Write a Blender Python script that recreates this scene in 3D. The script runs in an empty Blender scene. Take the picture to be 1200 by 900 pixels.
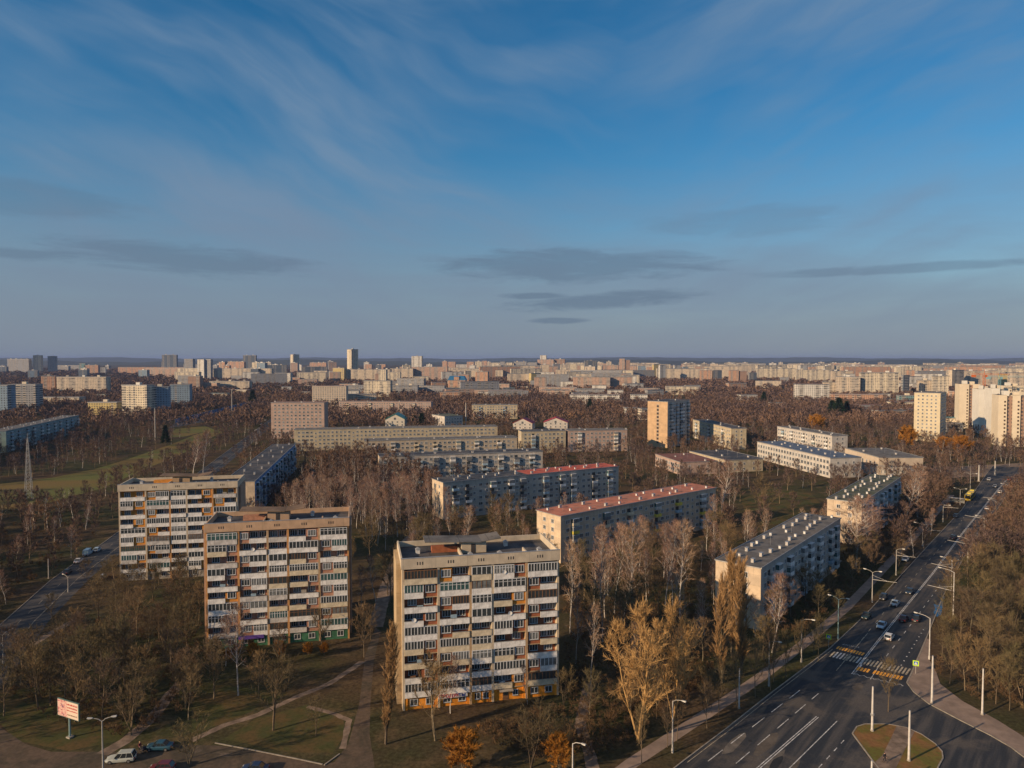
import bpy, math, random
import numpy as np
from mathutils import Vector, Matrix
R = math.radians
rnd = random.Random(7)
S = bpy.context.scene
COL = S.collection

# ------------------------------------------------------------------ camera
CAM_H, FPX = 69.0, 832.0                      # eye height in metres, focal length in pixels of the 1200 px wide photograph
PT = math.atan(30 / FPX)
cd = bpy.data.cameras.new('camera'); cam = bpy.data.objects.new('camera', cd); COL.objects.link(cam)
cam.location = (0, 0, CAM_H); cam.rotation_euler = (R(90) - PT, 0, 0)
cd.sensor_width = 36; cd.lens = 36 * FPX / 1200; cd.clip_start = 1; cd.clip_end = 60000
S.camera = cam

# ------------------------------------------------------------------ light
SUN_DIR = Vector((-0.86, -0.51, 0)).normalized()
SUN_EL = R(19.5)
SKY_STR, SUN_STR, EXPO = 0.09, 5.0, 0.2
HAZE_D = 0.00005
sd = bpy.data.lights.new('sun', 'SUN'); so = bpy.data.objects.new('sun', sd); COL.objects.link(so)
sd.energy = SUN_STR; sd.angle = R(0.5); sd.color = (1, .71, .43)
tos = Vector((SUN_DIR.x * math.cos(SUN_EL), SUN_DIR.y * math.cos(SUN_EL), math.sin(SUN_EL)))
so.rotation_euler = tos.to_track_quat('Z', 'Y').to_euler()
W = bpy.data.worlds.new('World'); S.world = W; W.use_nodes = True
nt = W.node_tree; nt.nodes.clear()


class NT:
    def __init__(s, nt): s.nt = nt
    def n(s, t, **k):
        o = s.nt.nodes.new(t)
        for a, b in k.items():
            if a.startswith('i_'): o.inputs[a[2:]].default_value = b
            else: setattr(o, a, b)
        return o
    def l(s, a, b): s.nt.links.new(a, b)
    def val(s, sock, v):
        if isinstance(v, bpy.types.NodeSocket): s.l(v, sock)
        else: sock.default_value = v
    def m(s, op, a, b=0.0, c=None, clamp=False):
        o = s.nt.nodes.new('ShaderNodeMath'); o.operation = op; o.use_clamp = clamp
        s.val(o.inputs[0], a); s.val(o.inputs[1], b)
        if c is not None: s.val(o.inputs[2], c)
        return o.outputs[0]
    def mix(s, f, a, b, mode='MIX'):
        o = s.nt.nodes.new('ShaderNodeMix'); o.data_type = 'RGBA'; o.blend_type = mode
        s.val(o.inputs[0], f); s.val(o.inputs[6], a); s.val(o.inputs[7], b)
        return o.outputs[2]
    def ss(s, x, a, b, o0=0.0, o1=1.0):
        o = s.nt.nodes.new('ShaderNodeMapRange'); o.interpolation_type = 'SMOOTHSTEP'
        s.val(o.inputs[0], x); s.val(o.inputs[1], a); s.val(o.inputs[2], b); s.val(o.inputs[3], o0); s.val(o.inputs[4], o1)
        return o.outputs[0]
    def noise(s, vec, scale, detail=4, rough=.55, dist=0.0):
        o = s.nt.nodes.new('ShaderNodeTexNoise'); o.inputs['Scale'].default_value = scale
        o.inputs['Detail'].default_value = detail; o.inputs['Roughness'].default_value = rough; o.inputs['Distortion'].default_value = dist
        s.l(vec, o.inputs['Vector']); return o.outputs[0]
    def xyz(s, x, y, z=0.0):
        o = s.nt.nodes.new('ShaderNodeCombineXYZ')
        s.val(o.inputs[0], x); s.val(o.inputs[1], y); s.val(o.inputs[2], z); return o.outputs[0]


g = NT(nt)
sky = g.n('ShaderNodeTexSky', sky_type='NISHITA', sun_disc=False, sun_elevation=SUN_EL,
          sun_rotation=math.atan2(SUN_DIR.x, SUN_DIR.y), altitude=200, air_density=1.0, dust_density=0.6, ozone_density=3.0)
hs = g.n('ShaderNodeHueSaturation'); hs.inputs['Saturation'].default_value = 1.22; hs.inputs['Value'].default_value = 1.0
hs.inputs['Hue'].default_value = .489
g.l(sky.outputs[0], hs.inputs['Color'])
tc = g.n('ShaderNodeTexCoord'); sp = g.n('ShaderNodeSeparateXYZ'); g.l(tc.outputs['Generated'], sp.inputs[0])
X, Y, Z = sp.outputs
az = g.m('ARCTAN2', X, Y)
hor = g.m('SQRT', g.m('ADD', g.m('MULTIPLY', X, X), g.m('MULTIPLY', Y, Y)))
te = g.m('DIVIDE', Z, g.m('MAXIMUM', hor, .05))
# deep blue of the high sky, greyer towards the horizon (thin veil of cloud)
zc = g.m('MAXIMUM', g.m('ADD', Z, .10), .05)
cx, cy = g.m('DIVIDE', X, zc), g.m('DIVIDE', Y, zc)
# streaky cirrus in the plane of the cloud layer
ca, sa = math.cos(R(38)), math.sin(R(38))
ux = g.m('ADD', g.m('MULTIPLY', cx, ca), g.m('MULTIPLY', cy, sa)); uy = g.m('SUBTRACT', g.m('MULTIPLY', cy, ca), g.m('MULTIPLY', cx, sa))
c1 = g.noise(g.xyz(g.m('MULTIPLY', ux, .55), g.m('MULTIPLY', uy, 1.35), 3.3), 1.15, 7, .6, .9)
c2 = g.noise(g.xyz(g.m('MULTIPLY', cx, .8), g.m('MULTIPLY', cy, .35), 7.7), .9, 6, .62, .6)
m1 = g.m('MULTIPLY', g.ss(c1, .44, .74), .62)
m2 = g.m('MULTIPLY', g.ss(c2, .45, .75), .45)
low = g.ss(te, .0, .42, 1.0, .25)
vn = g.noise(g.xyz(g.m('MULTIPLY', az, 1.2), g.m('MULTIPLY', te, 7.0), 5.0), 1.6, 5, .6, .4)
veil = g.m('MULTIPLY', g.ss(g.m('ADD', te, g.m('MULTIPLY', g.m('SUBTRACT', vn, .5), .20)), .02, .30, 1.0, 0.0), .84)
# soft long streaks of high cloud, falling to the right on the left side and rising on the right side
def streak(sl, k1, off):
    n_ = math.hypot(1, sl); a_ = g.m('DIVIDE', g.m('ADD', az, g.m('MULTIPLY', te, sl)), n_); b_ = g.m('DIVIDE', g.m('SUBTRACT', te, g.m('MULTIPLY', az, sl)), n_)
    wv = g.noise(g.xyz(g.m('MULTIPLY', az, 2.0), g.m('MULTIPLY', te, 2.0), off), 1.5, 3, .5)
    b2 = g.m('ADD', b_, g.m('MULTIPLY', g.m('SUBTRACT', wv, .5), .16))
    big = g.noise(g.xyz(g.m('MULTIPLY', a_, 1.3), g.m('MULTIPLY', b2, 4.2), off), 1.35, 4, .55, .3)
    fine = g.noise(g.xyz(g.m('MULTIPLY', a_, 4.0), g.m('MULTIPLY', b2, 22.0), off + 4), 1.2, 6, .62, .6)
    return g.m('MULTIPLY', g.ss(big, .36, .64), g.ss(fine, .2, .8, .5, 1.0))
sL = g.m('MULTIPLY', streak(-.50, 1, 1.7), g.ss(az, -.05, .32, 1.0, 0.0)); sR = g.m('MULTIPLY', streak(.34, 1, 6.1), g.ss(az, -.02, .34, 0.0, .9))
m3 = g.m('MULTIPLY', g.m('MAXIMUM', sL, sR), .78)
mc = g.m('MULTIPLY', g.m('MAXIMUM', g.m('MULTIPLY', m1, .28), m3), g.ss(te, 0.02, .2, .5, 1.0))
VEIL = (1.85, 2.3, 3.15, 1); CIR = (1.85, 2.75, 3.95, 1); GREY = (1.12, 1.65, 2.4, 1)
base = g.mix(g.ss(te, .0, .46, 0.0, 1.0), (1.0, 1.0, 1.0, 1), (.33, .84, 1.02, 1))
c0 = g.mix(1.0, hs.outputs[0], base, 'MULTIPLY')
cA = g.mix(mc, c0, CIR)
cB = g.mix(veil, cA, VEIL)
wob = g.noise(g.xyz(g.m('MULTIPLY', az, 4.0), g.m('MULTIPLY', te, 24.0), 1.0), 2.6, 8, .68, .5)
wob = g.m('MULTIPLY', g.m('SUBTRACT', wob, .5), 3.6)
gm = None
for (u, v, a, b, sl, k) in [(668, 312, 150, 19, 0, .55), (700, 354, 105, 10, -.06, .6), (215, 305, 135, 16, .03, .5),
                            (1045, 316, 135, 5, 0, .42), (870, 262, 110, 16, 0, .2), (8, 297, 45, 6, 0, .45), (652, 376, 34, 3.5, 0, .6),
                            (40, 236, 90, 16, 0, .3), (630, 347, 40, 4, 0, .6)]:
    A = math.atan((u - 600) / FPX); T = (420 - v) / FPX * math.cos(A)
    dx = g.m('SUBTRACT', az, A); dy = g.m('SUBTRACT', te, g.m('ADD', g.m('MULTIPLY', dx, -sl), T))
    e = g.m('ADD', g.m('POWER', g.m('ABSOLUTE', g.m('DIVIDE', dx, a / FPX)), 2.0), g.m('POWER', g.m('ABSOLUTE', g.m('DIVIDE', dy, b / FPX)), 2.0))
    q = g.m('MULTIPLY', g.ss(g.m('ADD', e, wob), .2, 1.5, 1.0, 0.0), k)
    gm = q if gm is None else g.m('MAXIMUM', gm, q)
cC = g.mix(gm, cB, GREY)
# warm bright cloud added to the unseen sky overhead, as ambient fill light
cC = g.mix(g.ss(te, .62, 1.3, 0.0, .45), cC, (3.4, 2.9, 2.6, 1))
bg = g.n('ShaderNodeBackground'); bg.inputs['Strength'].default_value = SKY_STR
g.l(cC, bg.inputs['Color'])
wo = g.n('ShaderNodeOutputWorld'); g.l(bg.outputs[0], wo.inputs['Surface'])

vs = S.view_settings; vs.view_transform = 'Standard'; vs.look = 'None'; vs.gamma = 1; vs.use_curve_mapping = False; vs.exposure = EXPO
S.render.engine = 'CYCLES'
cy_ = S.cycles
cy_.max_bounces = 4; cy_.diffuse_bounces = 2; cy_.glossy_bounces = 2; cy_.transmission_bounces = 2; cy_.volume_bounces = 0
cy_.use_denoising = True; cy_.caustics_reflective = False; cy_.caustics_refractive = False
S.render.use_persistent_data = False
try: cy_.denoiser = 'OPENIMAGEDENOISE'
except Exception: pass

# ------------------------------------------------------------------ geometry from the photograph's pixels
def P(u, v, z=0.0):
    dx, dz = (u - 600) / FPX, -(v - 450) / FPX
    d = Vector((dx, math.cos(PT) + dz * math.sin(PT), -math.sin(PT) + dz * math.cos(PT)))
    k = (z - CAM_H) / d.z
    return Vector((d.x * k, d.y * k, z))

def PX(x, y, z=0.0):
    h = z - CAM_H
    dep = y * math.cos(PT) - h * math.sin(PT)
    up = y * math.sin(PT) + h * math.cos(PT)
    return 600 + FPX * x / dep, 450 - FPX * up / dep

# ------------------------------------------------------------------ materials
MATS = {}
def mat(name, col, rough=.85, var=.18, scale=.6, metal=0.0, coords='Object', spec=.3, rand=None, extra=None):
    if name in MATS: return MATS[name]
    m = bpy.data.materials.new(name); m.use_nodes = True; t = m.node_tree; t.nodes.clear(); k = NT(t)
    b = k.n('ShaderNodeBsdfPrincipled'); o = k.n('ShaderNodeOutputMaterial'); k.l(b.outputs[0], o.inputs[0])
    b.inputs['Roughness'].default_value = rough; b.inputs['Metallic'].default_value = metal; b.inputs['Specular IOR Level'].default_value = spec
    c = (*col, 1)
    tcn = k.n('ShaderNodeTexCoord').outputs[coords]
    out = c
    if rand:
        oi = k.n('ShaderNodeObjectInfo').outputs['Random']
        cr = k.n('ShaderNodeValToRGB'); k.l(oi, cr.inputs[0]); el = cr.color_ramp.elements
        while len(el) < len(rand): el.new(.5)
        for i, q in enumerate(rand): el[i].position = i / (len(rand) - 1); el[i].color = (*q, 1)
        out = cr.outputs[0]
    if var:
        n1 = k.noise(tcn, scale, 5, .6)
        f = k.ss(n1, .3, .7, 1 - var, 1 + var)
        out = k.mix(1.0, out, k.xyz(f, f, f), 'MULTIPLY')
    if extra: out = extra(k, tcn, out, b)
    k.val(b.inputs['Base Color'], out)
    MATS[name] = m
    return m

def joints(w, h, amt=.55, streak=.25):
    """wall of concrete panels: joints and long vertical stains"""
    def f(k, tcn, out, b):
        s = k.n('ShaderNodeSeparateXYZ'); k.l(tcn, s.inputs[0])
        u = k.m('ADD', s.outputs[0], s.outputs[1])
        v = k.xyz(u, s.outputs[2])
        br = k.n('ShaderNodeTexBrick', offset=0.0, squash=1.0); k.l(v, br.inputs['Vector'])
        for a, q in (('Scale', 1.0), ('Brick Width', w), ('Row Height', h), ('Mortar Size', .05), ('Mortar Smooth', .3), ('Bias', 0.0)): br.inputs[a].default_value = q
        br.inputs['Color1'].default_value = (1.06, 1.05, 1.03, 1); br.inputs['Color2'].default_value = (.88, .89, .91, 1)
        br.inputs['Mortar'].default_value = (amt, amt, amt, 1)
        out = k.mix(1.0, out, br.outputs[0], 'MULTIPLY')
        st = k.noise(k.xyz(k.m('MULTIPLY', u, 1.3), k.m('MULTIPLY', s.outputs[2], .09)), 1.0, 5, .65)
        return k.mix(k.ss(st, .5, .75, 0.0, streak), out, (.07, .06, .05, 1))
    return f

def far_facade(name, col, wcol=(.05, .06, .075), pitch=3.1, fh=2.85, acc=(.55, .5, .43), seed=0.0):
    def f(k, tcn, out, b):
        s = k.n('ShaderNodeSeparateXYZ'); k.l(tcn, s.inputs[0])
        u = k.m('DIVIDE', k.m('ADD', k.m('ADD', s.outputs[0], s.outputs[1]), 400.0 + seed), pitch)
        v = k.m('DIVIDE', s.outputs[2], fh)
        fu, fv = k.m('FRACT', u), k.m('FRACT', v)
        cu, cv = k.m('FLOOR', u), k.m('FLOOR', v)
        wn = k.n('ShaderNodeTexWhiteNoise', noise_dimensions='2D'); k.l(k.xyz(cu, cv), wn.inputs[0])
        colr = k.n('ShaderNodeTexWhiteNoise', noise_dimensions='1D'); k.l(k.m('ADD', cu, seed), colr.inputs['W'])
        win = k.m('MULTIPLY', k.m('MULTIPLY', k.m('GREATER_THAN', fu, .25), k.m('LESS_THAN', fu, .75)), k.m('MULTIPLY', k.m('GREATER_THAN', fv, .32), k.m('LESS_THAN', fv, .82)))
        isb = k.m('LESS_THAN', colr.outputs[0], .33)            # columns of balconies: pale parapet under a dark opening
        par = k.m('MULTIPLY', isb, k.m('LESS_THAN', fv, .36))
        opn = k.m('MULTIPLY', isb, k.m('GREATER_THAN', fv, .36))
        mask = k.m('MAXIMUM', k.m('MULTIPLY', win, k.m('SUBTRACT', 1.0, isb)), opn)
        mask = k.m('MULTIPLY', mask, k.m('ADD', .55, k.m('MULTIPLY', wn.outputs[0], .45)))
        out = k.mix(k.m('MULTIPLY', par, .8), out, (*acc, 1))
        return k.mix(mask, out, (*wcol, 1))
    return mat(name, col, .85, .12, .15, extra=f)

WHITE = mat('white_paint', (.68, .68, .66), .6, .12, 1.5)
PARAPET = mat('parapet_white', (.74, .73, .71), .8, .2, 1.2, extra=joints(50, 50, 1, .5))
PARAPET2 = mat('parapet_grey', (.52, .50, .48), .8, .25, 1.2, extra=joints(50, 50, 1, .5))
PARCREAM = mat('parapet_cream', (.6, .52, .38), .8, .2, 1.2)
PARYEL = mat('parapet_yellow', (.62, .5, .08), .7, .2, 1.2)
PARBLUE = mat('parapet_blue', (.3, .42, .52), .7, .2, 1.2)
PARDARK = mat('parapet_dark', (.12, .13, .15), .7, .2, 1.2)
FRAME = mat('window_frame', (.62, .64, .66), .5, .08, 2)
FRAMEB = mat('window_frame_brown', (.20, .11, .06), .6, .1, 2)
GLASS = mat('window_glass', (.045, .055, .06), .12, .3, .4, spec=.6)
GLASS2 = mat('window_glass_curtained', (.16, .17, .17), .25, .4, 1.1, spec=.5)
GLASS3 = mat('window_glass_green', (.05, .11, .11), .15, .3, .8, spec=.6)
DARK = mat('dark_recess', (.05, .045, .045), .9, .2, .5)
def stained(k, tcn, out, b):
    n1 = k.noise(tcn, .11, 6, .65, .5); n2 = k.noise(tcn, .9, 5, .65)
    o = k.mix(k.ss(n1, .45, .62, 0.0, .55), out, (.16, .14, .12, 1)); o = k.mix(k.ss(n2, .55, .72, 0.0, .5), o, (.03, .028, .026, 1))
    s = k.n('ShaderNodeSeparateXYZ'); k.l(tcn, s.inputs[0])
    f = k.m('LESS_THAN', k.m('FRACT', k.m('DIVIDE', s.outputs[0], 6.1)), .03)
    return k.mix(k.m('MULTIPLY', f, .4), o, (.02, .02, .02, 1))
ROOFD = mat('roof_bitumen', (.045, .047, .055), .75, .35, .35, extra=stained)
ROOFR = mat('roof_reddish', (.19, .085, .065), .85, .3, .3)
def weather(k, tcn, out, b):
    n1 = k.noise(tcn, .16, 6, .65, .5); o = k.mix(k.ss(n1, .42, .62, 0.0, .6), out, (.30, .17, .12, 1))
    n2 = k.noise(tcn, .8, 5, .7); return k.mix(k.ss(n2, .55, .75, 0.0, .55), o, (.17, .08, .06, 1))
ROOFO = mat('roof_orange_sheet', (.46, .17, .105), .8, .2, .3, extra=weather)
ROOFO2 = mat('roof_red_sheet', (.46, .10, .055), .7, .2, .3)
ROOFG = mat('roof_grey', (.13, .125, .12), .85, .35, .25, extra=stained)
ROOFGR = mat('roof_greenish', (.085, .095, .06), .85, .35, .25, extra=stained)
GREENR = mat('roof_green_metal', (.015, .19, .12), .4, .12, .4, spec=.5)
BLUER = mat('roof_blue_metal', (.02, .12, .26), .4, .1, .4)
REDR = mat('roof_crimson_tiles', (.38, .04, .05), .6, .2, .4)
ROOFT = mat('roof_tan_brown', (.17, .115, .075), .85, .3, .3)
METAL = mat('sheet_metal_edge', (.38, .38, .38), .45, .15, 1, metal=.4)
CONC = mat('concrete', (.33, .30, .26), .9, .2, .8)

# ------------------------------------------------------------------ mesh helpers
class MB:
    def __init__(s): s.v, s.f, s.m = [], [], []
    def add(s, vs, fs, m):
        o = len(s.v); s.v += [tuple(p) for p in vs]
        for f in fs: s.f.append([o + i for i in f]); s.m.append(m)
        return s
    def box(s, x0, x1, y0, y1, z0, z1, m, top=None):
        o = len(s.v)
        s.v += [(x0, y0, z0), (x1, y0, z0), (x1, y1, z0), (x0, y1, z0), (x0, y0, z1), (x1, y0, z1), (x1, y1, z1), (x0, y1, z1)]
        for i, f in enumerate([(0, 3, 2, 1), (4, 5, 6, 7), (0, 1, 5, 4), (1, 2, 6, 5), (2, 3, 7, 6), (3, 0, 4, 7)]):
            s.f.append([o + j for j in f]); s.m.append(top if (top is not None and i == 1) else m)
        return s
    def hexa(s, p, m): return s.add(p, [(0, 3, 2, 1), (4, 5, 6, 7), (0, 1, 5, 4), (1, 2, 6, 5), (2, 3, 7, 6), (3, 0, 4, 7)], m)
    def tube(s, a, b, r0, r1, m, n=8, cap=True):
        a, b = Vector(a), Vector(b); d = (b - a).normalized()
        e = d.orthogonal().normalized(); f = d.cross(e)
        vs = []
        for c, r in ((a, r0), (b, r1)):
            for i in range(n):
                t = 2 * math.pi * i / n; vs.append(c + e * (r * math.cos(t)) + f * (r * math.sin(t)))
        fs = [(i, (i + 1) % n, n + (i + 1) % n, n + i) for i in range(n)]
        if cap: fs += [tuple(range(n - 1, -1, -1)), tuple(range(n, 2 * n))]
        return s.add(vs, fs, m)
    def path(s, pts, rs, m, n=8):
        for i in range(len(pts) - 1): s.tube(pts[i], pts[i + 1], rs[i], rs[i + 1], m, n)
        return s
    def prism_y(s, prof, y0, y1, m):
        """side profile in x-z extruded in y"""
        n = len(prof); vs = [(x, y0, z) for x, z in prof] + [(x, y1, z) for x, z in prof]
        fs = [tuple(range(n)), tuple(range(2 * n - 1, n - 1, -1))] + [(i, i + n, (i + 1) % n + n, (i + 1) % n) for i in range(n)]
        return s.add(vs, fs, m)
    def merge(s, o, loc=(0, 0, 0), rz=0.0):
        c, q = math.cos(rz), math.sin(rz); k = len(s.v)
        s.v += [(x * c - y * q + loc[0], x * q + y * c + loc[1], z + loc[2]) for x, y, z in o.v]
        s.f += [[k + i for i in f] for f in o.f]; s.m += o.m
        return s
    def mesh(s, name, smooth=False):
        me = bpy.data.meshes.new(name); me.from_pydata(s.v, [], s.f)
        ms = []
        for m in s.m:
            if m not in ms: ms.append(m)
        for m in ms: me.materials.append(m)
        ix = {id(m): i for i, m in enumerate(ms)}
        me.polygons.foreach_set('material_index', [ix[id(m)] for m in s.m])
        if smooth: me.polygons.foreach_set('use_smooth', [True] * len(s.f))
        me.update(); return me
    def build(s, name, parent=None, loc=(0, 0, 0), rz=0.0, smooth=False):
        return link(name, s.mesh(name, smooth), parent, loc, rz)

def link(name, me, parent=None, loc=(0, 0, 0), rz=0.0):
    o = bpy.data.objects.new(name, me); COL.objects.link(o); o.parent = parent
    o.location = loc; o.rotation_euler = (0, 0, rz); return o

def tag(o, label, cat, group=None, kind=None):
    o['label'] = label; o['category'] = cat
    if group: o['group'] = group
    if kind: o['kind'] = kind
    return o

def empty(name, loc, rz=0.0, label=None, cat=None, group=None):
    o = link(name, None, None, loc, rz)
    if label: tag(o, label, cat, group)
    return o

def copy_tree(o, parent=None):
    c = o.copy(); COL.objects.link(c); c.parent = parent
    for ch in KIDS.get(o.name, []) or [x for x in o.children]:
        copy_tree(ch, c)
    return c
KIDS = {}

def structure(name, mb, z=0.0):
    o = mb.build(name); o.location.z = z; o['kind'] = 'structure'; return o

def ground_poly(pts, z, m):
    mb = MB(); mb.add([(p[0], p[1], z) for p in pts], [tuple(range(len(pts)))], m)
    # keep faces looking up
    a = sum(pts[i][0] * pts[(i + 1) % len(pts)][1] - pts[(i + 1) % len(pts)][0] * pts[i][1] for i in range(len(pts)))
    if a < 0: mb.f[0].reverse()
    return mb

def px_poly(px, z, m): return ground_poly([P(u, v) for u, v in px], z, m)

def offset_line(pts, off):
    out = []
    for i, p in enumerate(pts):
        a = pts[max(i - 1, 0)]; b = pts[min(i + 1, len(pts) - 1)]
        d = Vector((b[0] - a[0], b[1] - a[1])).normalized()
        out.append(Vector((p[0] - d.y * off, p[1] + d.x * off, 0)))
    return out

def strip(mb, pts, w, z, m, off=0.0):
    l = offset_line(pts, off + w / 2); r = offset_line(pts, off - w / 2)
    for i in range(len(pts) - 1):
        mb.add([(r[i].x, r[i].y, z), (r[i + 1].x, r[i + 1].y, z), (l[i + 1].x, l[i + 1].y, z), (l[i].x, l[i].y, z)], [(0, 1, 2, 3)], m)
    return mb

def resample(pts, step):
    out = [Vector(pts[0])]; acc = 0.0
    for i in range(len(pts) - 1):
        a, b = Vector(pts[i]), Vector(pts[i + 1]); L = (b - a).length; t = step - acc
        while t <= L:
            out.append(a.lerp(b, t / L)); t += step
        acc = (acc + L) % step
    return out

def dashes(mb, pts, w, z, m, dash, gap):
    q = resample(pts, .5); i = 0; nd, ng = max(1, round(dash / .5)), round(gap / .5)
    while i < len(q) - 1:
        j = min(i + nd, len(q) - 1); strip(mb, [q[i], q[j]], w, z, m); i = j + ng
    return mb

def kerb(mb, pts, m, w=.22, h=.13):
    l = offset_line(pts, w / 2); r = offset_line(pts, -w / 2)
    for i in range(len(pts) - 1):
        p = [r[i], r[i + 1], l[i + 1], l[i]]
        mb.hexa([(q.x, q.y, -.05) for q in p] + [(q.x, q.y, h) for q in p], m)

def inpoly(x, y, poly):
    c = False; n = len(poly); j = n - 1
    for i in range(n):
        xi, yi = poly[i]; xj, yj = poly[j]
        if (yi > y) != (yj > y) and x < (xj - xi) * (y - yi) / (yj - yi) + xi: c = not c
        j = i
    return c

# ------------------------------------------------------------------ ground, roads and paths
def ground_extra(k, tcn, out, b):
    n1 = k.noise(tcn, .021, 6, .6); n2 = k.noise(tcn, .13, 6, .65); n3 = k.noise(tcn, 1.4, 4, .6)
    o = k.mix(k.ss(n1, .40, .60), (.078, .054, .033, 1), (.050, .052, .024, 1))
    o = k.mix(k.ss(n2, .50, .68, 0.0, .75), o, (.125, .090, .050, 1))
    o = k.mix(k.ss(n2, .28, .42, .6, 0.0), o, (.045, .038, .028, 1))
    f = k.ss(n3, .25, .75, .62, 1.35)
    return k.mix(1.0, o, k.xyz(f, f, f), 'MULTIPLY')
GROUND = mat('ground_soil_and_grass', (.07, .06, .035), 1.0, 0, 1, extra=ground_extra, spec=.05)
def meadow_extra(k, tcn, out, b):
    s = k.n('ShaderNodeSeparateXYZ'); k.l(tcn, s.inputs[0])
    n1 = k.noise(k.xyz(k.m('MULTIPLY', s.outputs[0], .35), s.outputs[1]), .035, 5, .55)
    o = k.mix(k.ss(n1, .38, .62), (.125, .135, .045, 1), (.18, .125, .05, 1))
    n3 = k.noise(tcn, 1.0, 5, .6)
    return k.mix(k.ss(n3, .4, .75, 0.0, .5), o, (.075, .075, .03, 1))
MEADOW = mat('meadow_grass', (.08, .09, .04), 1, 0, 1, extra=meadow_extra, spec=.05)
def lawn_extra(c1, c2):
    def f(k, tcn, out, b):
        n1 = k.noise(tcn, .16, 6, .6); n3 = k.noise(tcn, 1.3, 5, .65)
        o = k.mix(k.ss(n1, .40, .60), (*c1, 1), (*c2, 1))
        return k.mix(k.ss(n3, .35, .75, 0.0, .6), o, (c1[0] * .5, c1[1] * .5, c1[2] * .5, 1))
    return f
LAWN = mat('lawn_grass', (.08, .09, .04), 1, 0, 1, extra=lawn_extra((.072, .076, .030), (.12, .082, .038)), spec=.05)
ISLG = mat('island_dry_grass', (.2, .12, .05), 1, 0, 1, extra=lawn_extra((.24, .125, .055), (.13, .13, .035)), spec=.05)
def asphalt_extra(k, tcn, out, b):
    s = k.n('ShaderNodeSeparateXYZ'); k.l(tcn, s.inputs[0])
    # wear along the wheel tracks: stretched along the avenue
    a = R(50); al = k.m('ADD', k.m('MULTIPLY', s.outputs[0], math.cos(a)), k.m('MULTIPLY', s.outputs[1], math.sin(a)))
    ac = k.m('SUBTRACT', k.m('MULTIPLY', s.outputs[1], math.cos(a)), k.m('MULTIPLY', s.outputs[0], math.sin(a)))
    n1 = k.noise(k.xyz(k.m('MULTIPLY', al, .035), k.m('MULTIPLY', ac, .5)), 1.0, 5, .6)
    n2 = k.noise(tcn, .09, 5, .6); n3 = k.noise(tcn, 3.0, 3, .6)
    o = k.mix(k.ss(n1, .42, .66), (.026, .030, .037, 1), (.078, .072, .068, 1))
    o = k.mix(k.ss(n2, .50, .62, 0.0, .7), o, (.105, .09, .076, 1))
    f = k.ss(n3, .25, .75, .8, 1.2)
    b.inputs['Roughness'].default_value = .78
    return k.mix(1.0, o, k.xyz(f, f, f), 'MULTIPLY')
ASPH = mat('asphalt', (.05, .05, .05), .8, 0, 1, extra=asphalt_extra)
ASPHD = mat('asphalt_fresh', (.026, .028, .032), .75, .3, .12)
def yard_extra(k, tcn, out, b):
    n1 = k.noise(tcn, .12, 6, .65, .8); n2 = k.noise(tcn, 1.1, 5, .65)
    o = k.mix(k.ss(n1, .42, .60), (.105, .075, .052, 1), (.062, .05, .034, 1)); o = k.mix(k.ss(n1, .60, .70, 0, .8), o, (.17, .13, .10, 1))
    f = k.ss(n2, .25, .75, .7, 1.25)
    return k.mix(1.0, o, k.xyz(f, f, f), 'MULTIPLY')
ASPHO = mat('asphalt_worn_yard', (.12, .09, .068), .95, 0, 1, extra=yard_extra)
PATHM = mat('path_surface', (.19, .14, .105), .95, .4, .5)
PAVE = mat('pavement_surface', (.24, .18, .145), .95, .22, .3)
KERB = mat('kerb_stone', (.27, .24, .20), .9, .2, 1)
PAINT = mat('road_paint_white', (.50, .50, .49), .7, .5, 1.2)
PAINTO = mat('road_paint_orange', (.75, .34, .04), .7, .3, 1.5)
PAINTW = mat('road_paint_worn', (.36, .31, .23), .8, .5, 1.0)
WATER = mat('puddle_water', (.03, .05, .08), .03, 0, 1, spec=.8)

gm_ = MB()
for (x0, x1, y0, y1) in [(-26000, 26000, -900, 26000)]:
    gm_.add([(x0, y0, 0), (x1, y0, 0), (x1, y1, 0), (x0, y1, 0)], [(0, 1, 2, 3)], GROUND)
structure('ground', gm_)

AV_L = [(640, 1020), (802, 892), (851, 855), (905, 812), (950, 778), (973, 760), (1000, 735), (1022, 713), (1051, 680), (1098, 629), (1127, 598), (1156, 556), (1164, 546)]
AV_R = [(1040, 1060), (1065, 960), (1062, 800), (1068, 788), (1085, 748), (1105, 698), (1115, 679), (1133, 646), (1156, 614), (1193, 562), (1206, 548)]
avL = [P(*p) for p in AV_L]; avR = [P(*p) for p in AV_R]
road_px = [(640, 1020), (802, 892), (851, 855), (905, 812), (950, 778), (973, 760), (1000, 735), (1022, 713), (1051, 680), (1098, 629), (1127, 598), (1156, 556), (1164, 546),
           (1206, 548), (1193, 562), (1156, 614), (1133, 646), (1115, 679), (1105, 698), (1085, 748), (1068, 788), (1062, 800), (1088, 825), (1124, 844), (1160, 862), (1184, 876), (1200, 888), (1250, 925), (1320, 1020)]
AVPOLY = [(p.x, p.y) for p in (P(*q) for q in road_px)]
structure('road', px_poly(road_px, .008, ASPH))
structure('crossing_asphalt', px_poly([(980, 757), (1020, 763), (1069, 788), (1061, 803), (1003, 790), (999, 780), (966, 772)], .012, ASPHD))
structure('cross_street', px_poly([(1040, 556), (1100, 548), (1260, 539), (1290, 548), (1200, 557), (1100, 560)], .004, PATHM))
rp_ = MB(); rpr = random.Random(8)
RPM = [mat('asphalt_patch_dark', (.022, .024, .027), .8, .25, .6), mat('asphalt_patch_pale', (.13, .115, .10), .9, .3, .6), mat('asphalt_patch_brown', (.095, .08, .066), .9, .35, .4)]
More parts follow.
